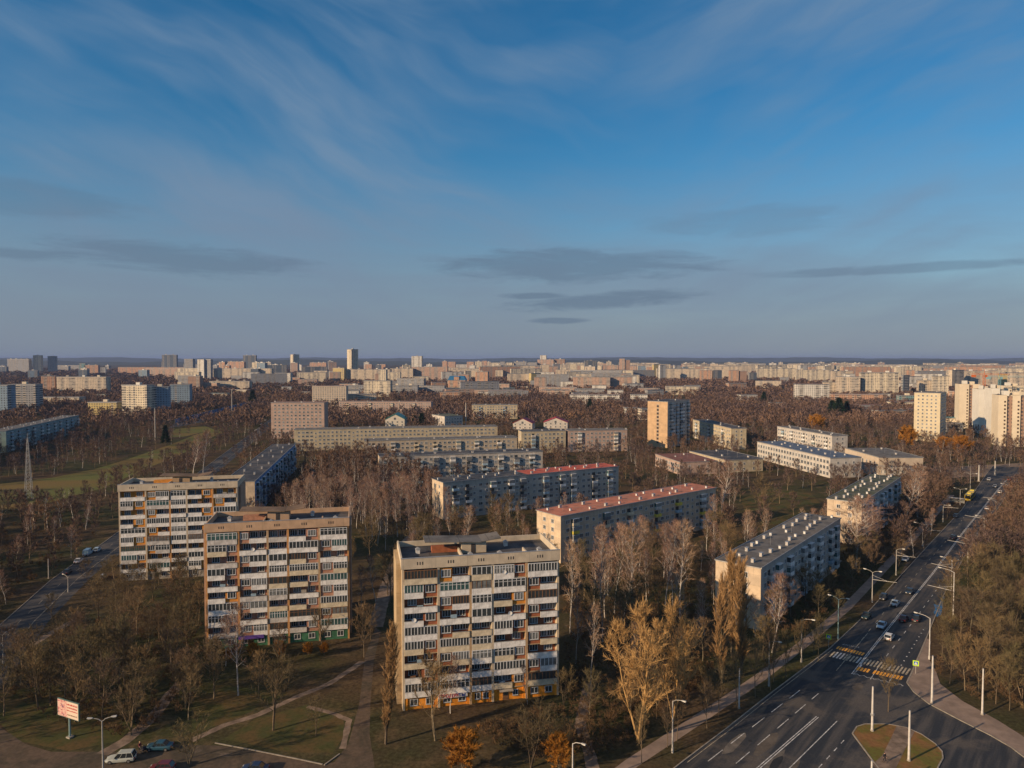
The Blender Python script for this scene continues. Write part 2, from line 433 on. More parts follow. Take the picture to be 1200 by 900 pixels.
rd0 = Vector((.655, .755, 0)).normalized(); rn0 = Vector((-rd0.y, rd0.x, 0))
for i in range(34):
    c0_ = P(860, 905).lerp(P(1150, 585), rpr.random() ** 1.6) + rn0 * rpr.uniform(-8, 8); a_, b_ = rpr.uniform(1.0, 7.0), rpr.uniform(.5, 1.9)
    if not inpoly(c0_.x, c0_.y, AVPOLY): continue
    n_ = 9; pts = [c0_ + rd0 * (a_ * math.cos(k * 6.283 / n_) * rpr.uniform(.8, 1.1)) + rn0 * (b_ * math.sin(k * 6.283 / n_) * rpr.uniform(.8, 1.1)) for k in range(n_)]
    if not all(inpoly(p.x, p.y, AVPOLY) for p in pts): continue
    rp_.add([(p.x, p.y, .0105 + .0001 * i) for p in pts], [tuple(range(n_))], rpr.choice(RPM))
for i in range(9):
    c0_ = P(860, 905).lerp(P(1110, 630), (i + .5) / 9) + rn0 * rpr.uniform(-5, 5)
    if inpoly(c0_.x, c0_.y, AVPOLY): rp_.add([(c0_.x + .4 * math.cos(k * .628), c0_.y + .4 * math.sin(k * .628), .0155) for k in range(10)], [tuple(range(10))], RPM[0])
structure('road_patches', rp_)
mk = MB(); Z1 = .017
cpx = [(860, 925), (889, 900), (958, 840)]
c = [P(*p) for p in cpx]; strip(mk, c, .16, Z1, PAINT, .2); strip(mk, c, .16, Z1, PAINT, -.2)
strip(mk, [P(905, 920), P(981, 845)], .15, Z1, PAINT)
dashes(mk, [P(950, 910), P(994, 862)], .15, Z1, PAINT, 1.6, 2.2)
dashes(mk, [P(800, 915), P(945, 803)], .15, Z1, PAINT, 5.0, 3.2)
dashes(mk, [P(835, 918), P(960, 812)], .15, Z1, PAINT, 5.0, 3.2)
cen = [P(*p) for p in [(999, 790), (1022, 760), (1054, 720), (1093, 672), (1130, 622), (1171, 572), (1181, 561)]]
strip(mk, cen, .16, Z1, PAINT, .17); strip(mk, cen, .16, Z1, PAINT, -.17)
strip(mk, [P(980, 786), P(1017, 742)], .13, Z1, PAINTW)
dashes(mk, [P(1000, 762), P(1050, 700), P(1115, 627), P(1160, 563)], .14, Z1, PAINTW, 2.5, 5)
dashes(mk, [P(1031, 779), P(1075, 722), P(1110, 674), P(1150, 618), P(1185, 568)], .15, Z1, PAINT, 2.2, 4)
dashes(mk, [P(1056, 780), P(1084, 735)], .25, Z1, PAINT, .7, 2.4)
strip(mk, [P(1020, 796), P(1031, 779)], .14, Z1, PAINT); strip(mk, [P(1042, 799), P(1051, 784)], .14, Z1, PAINT)
strip(mk, [P(1000, 790), P(1010, 779)], .3, Z1, PAINT)
edge = offset_line(avL, -.55)[1:6]
strip(mk, edge, .12, Z1, PAINTW)
structure('road_marking_lines', mk)
zb = MB(); rd = Vector((.655, .755, 0)).normalized()
def stripes(mb, a, b, ln, w, pitch, m, z, skip=0.0):
    a, b = P(*a), P(*b); n = int((b - a).length / pitch); dr = (b - a).normalized()
    for i in range(n + 1):
        if rnd.random() < skip: continue
        c = a.lerp(b, i / n); h = rd * (ln / 2); q = dr * (w / 2)
        mm = m if not isinstance(m, tuple) else rnd.choice(m)
        pts = [c - h - q, c - h + q, c + h + q, c + h - q]
        mb.add([(p.x, p.y, z) for p in pts], [(0, 1, 2, 3)], mm)
stripes(zb, (975.5, 766.5), (1064, 787), 3.9, .38, .68, (PAINT, PAINTW, PAINTW, PAINTW), .021)
stripes(zb, (982, 759), (1011, 766.5), 2.0, .40, .60, PAINTO, .021, .1)
stripes(zb, (1006, 783.6), (1056, 794.5), 2.1, .44, .60, PAINTO, .021, .1)
def zigzag(mb, a, b, z):
    a, b = P(*a), P(*b); n = 14; nd = rd * .35
    pts = [a.lerp(b, i / n) + (nd if i % 2 else -nd) for i in range(n + 1)]
    strip(mb, pts, .16, z, PAINT)
zigzag(zb, (988, 755), (1007, 759), .021); zigzag(zb, (1000, 789.5), (1059, 803.5), .021)
structure('crosswalk_markings', zb)
# traffic island with a footpath through it
isl = [(999, 860), (1004, 852), (1014, 849), (1040, 849), (1062, 853), (1080, 861), (1096, 872), (1104, 881), (1105, 889), (1100, 898), (1088, 925), (1040, 915)]
structure('island_grass', px_poly(isl, .10, ISLG))
structure('island_path', px_poly([(1051, 850.5), (1064, 853.5), (1072, 858), (1060, 880), (1048, 905), (1046, 917), (1022, 897), (1034, 886), (1044, 866)], .125, PATHM))
kb = MB()
kerb(kb, [P(*p) for p in isl + [isl[0]]], KERB, h=.15)
kerb(kb, offset_line(avL, .12), KERB)
kerb(kb, offset_line(avR[2:], -.12), KERB)
side = [(1062, 800), (1070, 811), (1088, 825), (1124, 844), (1160, 862), (1184, 876), (1200, 888), (1250, 925)]
kerb(kb, offset_line([P(*p) for p in side], .12), KERB)
# pavements
pvR = [(1062, 799), (1068, 787), (1085, 747), (1091, 752), (1088, 772), (1096, 785), (1102, 802), (1128, 822), (1170, 845), (1200, 864), (1260, 905), (1250, 924), (1200, 887), (1160, 861), (1124, 843), (1088, 824), (1070, 810)]
structure('pavement', px_poly(pvR, .09, PAVE))
lp = [P(*p) for p in [(700, 925), (742, 893), (800, 855), (850, 822), (892, 793), (945, 752), (992, 712), (1030, 672), (1078, 622), (1115, 580)]]
mbp = MB(); strip(mbp, lp, 2.6, .006, PAVE); structure('footpath', mbp)
AVW = [(p.x, p.y) for p in [P(*q) for q in pvR]]
# side lay-by of the avenue
structure('lay_by', px_poly([(1022, 713), (1045, 690), (1062, 660), (1085, 638), (1098, 629), (1051, 680)], .012, ASPHO))
structure('puddle', px_poly([(1094, 708), (1096, 713), (1094, 718), (1098, 723), (1103, 720), (1105, 708), (1107, 699), (1103, 702), (1100, 709)], .014, WATER))

# street on the left
SL = [P(*p) for p in [(-90, 835), (-30, 768), (0, 733), (60, 680), (134, 627)]]
d_ = (P(317, 491) - P(134, 627)); SL += [P(134, 627) + d_ * t for t in (.25, .5, .8, 1.0, 1.3)]
SR = offset_line(SL, -11.0)
mbs = MB(); strip(mbs, SL, 11.0, .008, ASPH, -5.5); structure('street', mbs)
STREET = [(p.x, p.y) for p in SL] + [(p.x, p.y) for p in reversed(SR)]
ms = MB(); strip(ms, SL, .14, .017, PAINTW, -7.4); dashes(ms, offset_line(SL, -3.8), .12, .017, PAINTW, 3, 5)
structure('street_marking_lines', ms)
kerb(kb, offset_line(SL, .12), KERB)
structure('kerb', kb)
# yard road in front, dirt paths and driveway
YARD = [(-60, 835), (0, 852), (30, 873), (60, 882), (150, 883), (200, 874), (262, 878), (330, 886), (378, 897), (400, 893), (412, 884), (420, 860), (424, 820), (427, 765), (440, 735), (452, 700), (462, 660), (452, 655), (425, 700), (415, 735)]
yard_px = [(-60, 838), (0, 852), (30, 872), (60, 881), (150, 881), (200, 872), (262, 874), (330, 885), (378, 897), (392, 893), (408, 872), (421, 825), (428, 768), (440, 735), (446, 740), (438, 775), (434, 825), (433, 860), (438, 892), (442, 930), (300, 960), (-60, 960)]
structure('yard_road', px_poly(yard_px, .006, ASPHO))
YPOLY = [(p.x, p.y) for p in (P(*q) for q in yard_px)]
paths = [[(120, 884), (150, 866), (178, 842), (198, 815), (218, 794)], [(224, 868), (262, 850), (301, 838), (345, 818), (388, 800), (425, 775)],
         [(360, 828), (390, 836), (409, 844), (404, 868), (400, 880)], [(30, 760), (60, 742), (95, 722)], [(440, 735), (452, 690), (470, 640), (500, 612)],
         [(700, 925), (690, 880), (680, 850), (690, 800)]]
def ragged(mb, pts, w, z, m, step=1.1, jag=.22):
    q = resample(pts, step); jag = min(jag, .22 / w); wl = [w / 2 * (1 + rnd.uniform(-jag, jag)) for _ in q]; wr = [w / 2 * (1 + rnd.uniform(-jag, jag)) for _ in q]
    l = [offset_line(q, a)[i] for i, a in enumerate(wl)]; r = [offset_line(q, -a)[i] for i, a in enumerate(wr)]
    for i in range(len(q) - 1): mb.add([(r[i].x, r[i].y, z), (r[i + 1].x, r[i + 1].y, z), (l[i + 1].x, l[i + 1].y, z), (l[i].x, l[i].y, z)], [(0, 1, 2, 3)], m)
mbp = MB()
for i, p in enumerate(paths): ragged(mbp, [P(*q) for q in p], [2.4, 1.5, 1.1, 2, 3.8, 2.2][i], .010 + .001 * i, PATHM)
structure('path', mbp)
mbk = MB(); kerb(mbk, [P(252, 871), P(300, 880), P(350, 890), P(378, 896)], KERB, .2, .12); kerb(mbk, [P(380, 897), P(398, 884)], KERB, .2, .16)
structure('yard_kerb', mbk)
lawns = [[(262, 866), (300, 842), (360, 826), (402, 840), (404, 862), (390, 882), (340, 882)], [(225, 862), (290, 836), (340, 812), (235, 800), (225, 830)],
         [(20, 868), (0, 848), (-10, 815), (60, 800), (130, 815), (165, 838), (140, 868), (80, 880)]]
for i, l in enumerate(lawns): structure('lawn', px_poly(l, .004, LAWN))
structure('meadow', px_poly([(-70, 604), (-60, 574), (0, 567), (60, 560), (110, 550), (150, 538), (200, 521), (225, 511), (258, 500), (258, 507), (215, 531), (165, 552), (120, 572), (40, 594)], .004, MEADOW))
structure('far_meadow', px_poly([(196, 512), (206, 503), (240, 499), (250, 503), (215, 512)], .006, MEADOW))
structure('far_road', px_poly([(196, 502), (207, 494), (255, 483), (300, 470), (318, 464), (322, 467), (300, 476), (262, 489), (215, 499)], .008, ASPH))
structure('clearing', px_poly([(868, 585), (905, 572), (950, 578), (962, 590), (930, 610), (880, 620)], .004, LAWN))
CLEAR = [[P(*p) for p in q] for q in [[(-70, 604), (-60, 574), (0, 567), (60, 560), (110, 550), (150, 538), (200, 521), (225, 511), (258, 500), (258, 507), (215, 531), (165, 552), (120, 572), (40, 594)],
         [(196, 512), (206, 503), (240, 499), (250, 503), (215, 512)], [(196, 502), (207, 494), (255, 483), (300, 470), (318, 464), (322, 467), (300, 476), (262, 489), (215, 499)]]]
CLEAR = [[(p.x, p.y) for p in q] for q in CLEAR]
# distant hills behind the city
HILL = mat('hill_forest', (.035, .045, .03), 1, .2, .002)
def hills(pts_u, dist, depth, z0):
    mb = MB(); n = len(pts_u); vs = []
    for u, h in pts_u:
        x = (u - 600) / FPX * dist
        vs += [(x, dist - depth / 2, -1), (x, dist, h), (x, dist + depth, -1)]
    fs = []
    for i in range(n - 1):
        a = i * 3; fs += [(a, a + 3, a + 4, a + 1), (a + 1, a + 4, a + 5, a + 2)]
    mb.add(vs, fs, HILL); return mb
hp = []
for i in range(-6, 130):
    u = i * 10; h = 72 + 8 * math.sin(u * .021) + 6 * math.sin(u * .053 + 1) + 3 * math.sin(u * .19) + rnd.uniform(-1.5, 1.5)
    h += 24 * math.exp(-((u - 775) / 50) ** 2) + 12 * math.exp(-((u - 900) / 60) ** 2) + 10 * math.exp(-((u - 150) / 60) ** 2)
    hp.append((u, h))
structure('hills', hills(hp, 13000, 1500, 0))
hp = [(u, 42 + 14 * math.sin(u * .017 + 2) + 4 * math.sin(u * .11) + rnd.uniform(-1, 1)) for u in range(-60, 1270, 8)]
structure('hills', hills(hp, 7800, 900, 0))
structure('hills', hills([(u, (34 + 10 * math.sin(u * .03) + 2 * math.sin(u * .4)) * min(1, max(0, (u - 1040) / 60)) + .1) for u in range(1030, 1330, 6)], 4200, 900, 0))

# ================================================================== buildings
FOOT = []                                     # footprints, so that no tree grows through a wall
def footprint(O, t, L, Wd, m=2.5):
    n = Vector((-t.y, t.x, 0)); a = Vector(O)
    q = [a - t * m - n * m, a + t * (L + m) - n * m, a + t * (L + m) + n * (Wd + m), a - t * m + n * (Wd + m)]
    FOOT.append([(p.x, p.y) for p in q])

_WC = {}
def win_mb(w, h, n=2, frame=FRAME, glass=GLASS, ledge=True):
    k = (w, h, n, frame.name, glass.name, ledge)
    if k in _WC: return _WC[k]
    mb = MB(); fr = .09
    mb.box(-w / 2, w / 2, -.03, .05, 0, h, glass)
    mb.box(-w / 2 - .02, -w / 2 + fr, -.075, .0, -.01, h + .01, frame); mb.box(w / 2 - fr, w / 2 + .02, -.075, .0, -.01, h + .01, frame)
    mb.box(-w / 2 + fr, w / 2 - fr, -.07, .0, h - fr, h + .01, frame); mb.box(-w / 2 + fr, w / 2 - fr, -.07, .0, -.01, fr, frame)
    for i in range(1, n):
        x = -w / 2 + w * i / n; mb.box(x - .045, x + .045, -.066, -.031, fr, h - fr, frame)
    if ledge: mb.box(-w / 2 - .08, w / 2 + .08, -.17, -.0, -.07, -.012, METAL)
    _WC[k] = mb; return mb

class Parts:
    """repeated parts of one thing: the first hundred become objects, the rest one mesh of kind stuff"""
    def __init__(s, root, name, limit=100): s.root, s.name, s.limit, s.items, s.objs = root, name, limit, [], []
    def put(s, mb, loc, rz=0.0): s.items.append((mb, loc, rz)); return s
    def flush(s):
        ms = {}
        for mb, loc, rz in s.items[:s.limit]:
            if id(mb) not in ms:
                if not hasattr(mb, '_me'): mb._me = mb.mesh(s.name)
                ms[id(mb)] = mb._me
            s.objs.append(link(s.name, ms[id(mb)], s.root, loc, rz))
        if len(s.items) > s.limit:
            j = MB()
            for mb, loc, rz in s.items[s.limit:]: j.merge(mb, loc, rz)
            o = j.build(s.name, s.root); o['kind'] = 'stuff'
        return s.objs

def text_mesh(txt, size, m, depth=.04):
    cu = bpy.data.curves.new('txt', 'FONT'); cu.body = txt; cu.size = size; cu.extrude = depth; cu.align_x = 'CENTER'; cu.align_y = 'CENTER'
    o = bpy.data.objects.new('txt', cu); COL.objects.link(o)
    dg = bpy.context.evaluated_depsgraph_get(); me = bpy.data.meshes.new_from_object(o.evaluated_get(dg)); me.name = 'lettering'
    bpy.data.objects.remove(o); bpy.data.curves.remove(cu)
    me.materials.clear(); me.materials.append(m); return me

# ---- the three nine-storey blocks in front
def tower9(name, label, A, ang, pal, seed, sign=None, plinth_h=2.7, group='nine storey balcony blocks'):
    rr = random.Random(seed); L, D, FH, N = pal.get('L', 31.7), 15.0, 2.8, 9
    t = Vector((math.cos(ang), math.sin(ang), 0)); footprint(A, t, L, D, 2.0)
    root = empty(name, A, ang, label, 'apartment block', group)
    top = plinth_h + N * FH + .1
    wall = MB(); wall.box(.0, L, 1.35, D, -1, top, pal['side']); wall.box(0, .42, -.02, 1.352, -1, top - .003, pal['pil']); wall.box(L - .42, L, -.02, 1.352, -1, top - .003, pal['pil'])
    wall.box(-.95, -.003, 3.0, D - 1.5, -1, top + .4, pal['side'])                    # protruding stair panel on the end wall
    wall.box(L + .003, L + .5, 3.0, D - 1.5, -1, top - .5, pal['side'])
    wall.build('wall', root)
    bw = MB(); bw.box(.43, L - .43, 1.325, 1.348, plinth_h, top - .01, pal['brick']); bw.build('loggia_back_wall', root)
    at = MB(); zt = top + 2.1
    at.box(-.15, L + .15, -.28, .07, top, zt, pal['attic']); at.box(-.15, L + .15, D - .2, D + .15, top, zt - .5, pal['attic'])
    at.box(-.147, .15, .07, D - .2, top, zt - .2, pal['attic']); at.box(L - .15, L + .147, .07, D - .2, top, zt - .2, pal['attic'])
    at.box(-.2, L + .2, -.33, .12, zt, zt + .07, METAL)
    for q in range(5):
        xc = L * (q + .58) / 5.25
        for j in (-1, 0, 1): at.box(xc + j * .5 - .11, xc + j * .5 + .11, -.295, -.281, top + .75, top + 1.35, DARK)
    at.build('parapet', root)
    rf = MB(); rf.box(.152, L - .152, .072, D - .202, top + .003, top + .5, ROOFD, top=pal.get('roof', ROOFD)); 
    rfo = rf.build('roof', root)
    zr = top + .5
    for xa_, ya_, yb_, hh_ in ((.38, .3, D - 1, 1.0), (.80, .6, 6, .9)):
        pat = MB(); pat.box(L * xa_, L * xa_ + .28, ya_, yb_, zr, zr + hh_, pal['attic']); pat.build('roof_partition', root)
    mr = MB(); hx = pal.get('house', .42)
    x0 = L * hx
    x0 = L * .40
    mr.box(x0, x0 + 5.2, 7.0, 10.6, zr, zr + 2.2, pal.get('house_m', pal['attic'])); mr.box(x0 + 2.0, x0 + 2.9, 6.95, 6.999, zr, zr + 1.9, DARK)
    mr.box(x0 - 6.0, x0 - .01, 8.6, 10.4, zr, zr + 1.2, pal['brick'])
    h = mr.build('roof_house', root)
    cn = MB(); e = .22                                                          # butterfly canopy over the stair heads
    ca_, cb_, cc_ = [L * q for q in pal.get('canopy_x', (.16, .53, .66))]; e = .15; m_ = pal.get('canopy', ROOFG)
    for (xa, xb, za, zb) in ((ca_, cb_, 2.75, 2.3), (cb_ + .01, cc_, 2.3, 2.9)):
        q_ = [(xa, 6.6, zr + za), (xb, 6.2, zr + zb), (xb, 11.4, zr + zb + .12), (xa, 11.6, zr + za + .12)]
        cn.hexa(q_ + [(x, y, z + e) for x, y, z in q_], m_)
    cn.build('roof_canopy', root)
    ch = MB(); ch.box(-.4, .4, -.4, .4, 0, .9, WHITE); ch.hexa([(-.55, -.55, .9), (.55, -.55, .9), (.55, .55, .9), (-.55, .55, .9), (-.05, -.05, 1.35), (.05, -.05, 1.35), (.05, .05, 1.35), (-.05, .05, 1.35)], METAL)
    cp = Parts(root, 'roof_vent'); [cp.put(ch, (L * a, b, zr)) for a, b in ((.90, 4.0), (.44, 3.2), (.12, 9), (.63, 3.0), (.72, 11))]; cp.flush()
    # bays
    bays = [x * (L - .84) / 31.0 + .42 for x in (0, 6.7, 13.1, 17.6, 24.6, 31.0)]
    pil = Parts(root, 'pilaster')
    for bi, x in enumerate(bays[1:-1]):
        p = MB(); p.box(-.24, .24, -.12, 1.352, 0, top - .004, pal['pil2'] if bi % 2 else pal['pil']); pil.put(p, (x, 0, 0))
    pil.flush()
    slab = MB()
    for r in range(N + 1):
        z = plinth_h + r * FH
        if r < N: slab.box(.42, L - .42, .04, 1.352, z - .18, z, pal['side'])
    slab.build('floor_slab', root)
    wins, bricks = Parts(root, 'window'), Parts(root, 'brick_panel', 100)
    parity = (0, 1, None, 1, 0); half = ('l', 'r', None, 'l', 'r')
    for r in range(N):                                                          # r = 0 is the top row
        z = plinth_h + (N - 1 - r) * FH
        for b in range(5):
            xa, xb = bays[b] + .24, bays[b + 1] - .24
            if b == 0: xa -= .24
            if b == 4: xb += .24
            full = parity[b] is None or r % 2 == parity[b]
            if rr.random() < .06: full = True
            if full: cells = [(xa, xb, 'B')]
            else:
                q = rr.choice((.52, .58, .58, .64))
                if half[b] == 'l': cells = [(xa, xa + (xb - xa) * q, 'B'), (xa + (xb - xa) * q, xb, 'W')]
                else: cells = [(xa, xb - (xb - xa) * q, 'W'), (xb - (xb - xa) * q, xb, 'B')]
            for (p, q, kind) in cells:
                w = round(q - p, 2); xc = (p + q) / 2
                if kind == 'W':
                    bm_ = MB(); bm_.box(-w / 2 + .004, w / 2 - .004, .10, .32, .003, FH - .185, pal['brick'] if rr.random() > pal.get('paint_p', 0) else pal['brick2'])
                    bricks.put(bm_, (xc, 0, z))
                    wins.put(win_mb(round(min(1.9, w - .5), 1), 1.5, 3, FRAME, rr.choice((GLASS, GLASS, GLASS2))), (xc, .10, z + .85))
                    continue
                pm = rr.choice(pal['parapets']); dip = rr.choice((-.22, -.12, -.12, -.34))
                k_ = ('par', w, pm.name, dip)
                if k_ not in _WC:
                    bal = MB(); bal.box(-w / 2 + .005, w / 2 - .005, dip, dip + .12, -.22, .98, pm); bal.box(-w / 2 + .005, w / 2 - .005, dip - .04, dip + .16, .981, 1.03, METAL)
                    bal._me = bal.mesh('balcony'); _WC[k_] = bal
                bo = link('balcony', _WC[k_]._me, root, (xc, 0, z))
                glz = rr.random()
                if glz < .58:
                    fm = FRAME if rr.random() < .85 else FRAMEB
                    gl = rr.choice((GLASS, GLASS, GLASS, GLASS3, GLASS2)); n = max(4, round(w / rr.choice((.62, .8, .95))))
                    kk = ('gz', w, n, fm.name, gl.name)
                    if kk not in _WC:
                        m_ = MB(); h0, h1 = 1.035, FH - .19
                        m_.box(-w / 2 + .03, w / 2 - .03, -.02, .02, h0, h1, gl)
                        for i in range(n + 1):
                            x = -w / 2 + .05 + (w - .1) * i / n; ww = .055 if i % 2 else .08
                            m_.box(x - ww, x + ww, -.06, .05, h0 + .002, h1 - .002, fm)
                        m_.box(-w / 2 + .01, w / 2 - .01, -.075, .06, h1 - .12, h1 + .004, fm)
                        if n % 2: m_.box(-w / 2 + .04, w / 2 - .04, -.05, .04, h1 - .62, h1 - .54, fm)
                        m_._me = m_.mesh('glazing'); _WC[kk] = m_
                    link('glazing', _WC[kk]._me, bo, (0, dip + .06, 0))
                    if rr.random() < .45:
                        cu = MB(); cu.box(-w * .35, w * .1, .10, .14, 1.1, FH - .3, WHITE if rr.random() < .6 else GLASS2); cu.build('curtain', bo)
                nw = 2 if w > 3.4 else 1
                for i in range(nw):
                    x = xc + (0 if nw == 1 else (-1 + 2 * i) * w / 4)
                    wins.put(win_mb(1.7, 1.45, 3, FRAME, rr.choice((GLASS, GLASS2, GLASS))), (x, 1.325, z + .85))
                if rr.random() < .25:                                            # washing, boxes and shelves kept on the balcony
                    sh = MB(); sh.box(-.7, .5, .35, .8, .02, rr.uniform(.9, 1.7), rr.choice((CONC, FRAMEB, PARBLUE, WHITE))); sh.build('balcony_cupboard', bo)
                if rr.random() < .05:
                    ds = MB(); n = 12; vs = [(.45 * math.cos(i * math.pi / 6), -.12, 1.2 + .45 * math.sin(i * math.pi / 6)) for i in range(n)] + [(0, .0, 1.2)]
                    ds.add(vs, [(i, (i + 1) % n, n) for i in range(n)], WHITE); ds.box(-.03, .03, -.02, .2, 1.15, 1.21, METAL); ds.build('satellite_dish', bo, (0, dip, 0))
    wins.flush(); bricks.flush()
    pl = MB()
    for b in range(5):
        xa, xb = bays[b] + (.24 if b else 0), bays[b + 1] - (.24 if b < 4 else 0)
        pl.box(xa + .004, xb - .004, .25, 1.352, -1, plinth_h - .185, pal['ground'])
        pl.box(xa - .1, xa + .55, .06, .249, -1, plinth_h - .19, pal['ground2']); pl.box(xb - .5, xb + .08, .07, .249, -1, plinth_h - .19, pal['ground2'])
    pl.build('ground_floor', root)
    gw = Parts(root, 'shop_window')
    for b in range(5):
        xa, xb = bays[b] + .24, bays[b + 1] - .24
        if b in pal.get('doors', (3,)):
            dm = MB(); dm.box(-.6, .6, -.05, .0, 0, 2.1, FRAMEB); dm.box(-.45, .45, -.06, -.051, 1.0, 1.9, GLASS); dm.box(-1.4, 1.4, -1.2, .0, 2.2, 2.32, CONC); dm.build('entrance_door', root, ((xa + xb) / 2 - .8, .25, 0))
            gw.put(win_mb(1.1, 1.2, 2), ((xa + xb) / 2 + 1.2, .25, .8))
        else:
            n = 2
            for i in range(n): gw.put(win_mb(1.5, 1.3, 2), (xa + (xb - xa) * (i + .5) / n, .25, .75))
    gw.flush()
    if sign:
        for (txt, m1, m2, xx, zz, sz, bgm) in sign:
            bd = MB(); bd.box(-2.9, 2.9, -.06, .06, -.42, .42, bgm); s_ = bd.build('shop_sign', root, (xx, -.2, zz))
            s_['label'] = 'shop sign with red and blue lettering' if txt else 'purple shop sign panel'
            if txt:
                a_ = link('lettering', text_mesh(txt[0], sz, m1), s_, (-.83 * 1.0, -.075, 0)); a_.rotation_euler = (R(90), 0, 0)
                b_ = link('lettering', text_mesh(txt[1], sz, m2), s_, (1.72, -.075, 0)); b_.rotation_euler = (R(90), 0, 0)
    return root

SIDEC = mat('end_wall_ochre_panels', (.44, .33, .20), .9, .15, .4, extra=joints(3.0, 2.8, .7, .45))
SIDEP = mat('end_wall_pink_panels', (.40, .27, .19), .9, .15, .4, extra=joints(3.0, 2.8, .7, .35))
PILC = mat('pilaster_cream', (.50, .42, .31), .85, .12, 1)
PILO = mat('pilaster_orange', (.50, .26, .10), .85, .15, 1)
PILB = mat('pilaster_tan', (.42, .29, .17), .85, .15, 1)
ATTC = mat('parapet_wall_cream', (.52, .45, .35), .85, .12, .5, extra=joints(6.3, 50, .75, .25))
ATTP = mat('parapet_wall_pinkish', (.48, .33, .22), .85, .12, .5, extra=joints(6.3, 50, .75, .25))
BRK = mat('brick_rust', (.33, .115, .055), .9, .2, 1.4)
BRKO = mat('brick_orange_paint', (.60, .25, .045), .85, .15, 1.4)
BRKP = mat('brick_pinkish', (.42, .22, .15), .9, .2, 1.4)
GORANGE = mat('ground_floor_orange', (.74, .28, .03), .85, .3, .6)
GGREEN = mat('ground_floor_green', (.045, .15, .085), .8, .25, .6)
SIGNW = mat('sign_board', (.60, .58, .56), .6, .05, 1)
SRED = mat('sign_red', (.45, .03, .03), .6, 0, 1); SBLUE = mat('sign_blue', (.03, .05, .30), .6, 0, 1); SPUR = mat('sign_purple', (.11, .06, .30), .6, .1, 1)
A1, A2, A0 = Vector((-21.4, 136.6, 0)), Vector((-72.3, 165.8, 0)), Vector((-121.3, 217.4, 0))
ANG = R(12.2)
tower9('apartment_block', 'nearest nine storey block with rust brick panels, cream parapet and orange ground floor', A1, ANG,
       dict(side=SIDEC, pil=PILC, pil2=PILB, attic=ATTC, brick=BRK, brick2=BRKO, paint_p=.3, parapets=[PARAPET, PARAPET, PARAPET, PARAPET, PARCREAM], ground=GORANGE, ground2=GORANGE,
            roof=ROOFD, house=.47, house_m=PILC, canopy=ROOFG), 11, sign=[(('ПРОДУК', 'ТЫ'), SRED, SBLUE, 9.9, 2.2, .95, SIGNW)])
tower9('apartment_block', 'nine storey block with pinkish brick panels and dark green ground floor, behind a white birch', A2, ANG,
       dict(L=33.0, side=SIDEP, pil=PILO, pil2=PILB, attic=ATTP, brick=BRKP, brick2=BRKO, paint_p=.1, parapets=[PARAPET, PARAPET, PARAPET2, PARAPET, PARCREAM], ground=GGREEN, ground2=GGREEN,
            roof=ROOFD, house=.50, house_m=ATTP, canopy=ROOFT, canopy_x=(.2, .53, .67), doors=(2,)), 23, sign=[(None, SPUR, SPUR, 10.0, 2.3, .9, SPUR)])
tower9('apartment_block', 'nine storey block with bright orange panels, leftmost of the three balcony blocks', A0, ANG,
       dict(L=34.6, side=SIDEP, pil=PILC, pil2=PILO, attic=ATTC, brick=BRKO, brick2=BRK, paint_p=.1, parapets=[PARAPET, PARAPET, PARAPET2, PARAPET], ground=CONC, ground2=CONC,
            roof=ROOFD, house=.42, house_m=PILB, canopy=ROOFT, canopy_x=(.29, .62, .73), doors=(1, 4)), 37)

# ---- five-storey panel slabs
def bal_mb(pm, glz, w=2.9, fm=FRAME, gl=GLASS):
    k = ('sb', pm.name, glz, w, gl.name)
    if k in _WC: return _WC[k]
    mb = MB(); d = 1.05
    mb.box(-w / 2, w / 2, -d, 0, -.16, 0, CONC)
    mb.box(-w / 2, w / 2, -d - .06, -d + .03, -.10, 1.0, pm); mb.box(-w / 2 - .003, -w / 2 + .06, -d + .03, 0, 0.001, .997, pm); mb.box(w / 2 - .06, w / 2 + .003, -d + .03, 0, 0.001, .997, pm)
    mb.box(-w * .42, w * .2, -.04, .02, .05, 2.15, GLASS)
    if glz:
        mb.box(-w / 2 + .03, w / 2 - .03, -d, -d + .02, 1.003, 2.3, gl)
        for i in range(6):
            x = -w / 2 + .05 + (w - .1) * i / 5; mb.box(x - .05, x + .05, -d - .05, -d + .04, 1.002, 2.32, fm)
        mb.box(-w / 2, w / 2, -d - .07, .0, 2.323, 2.43, fm)
        mb.box(-w / 2, -w / 2 + .04, -d + .05, -.0, 1.0, 2.32, gl); mb.box(w / 2 - .04, w / 2, -d + .05, -.0, 1.0, 2.32, gl)
    _WC[k] = mb; return mb

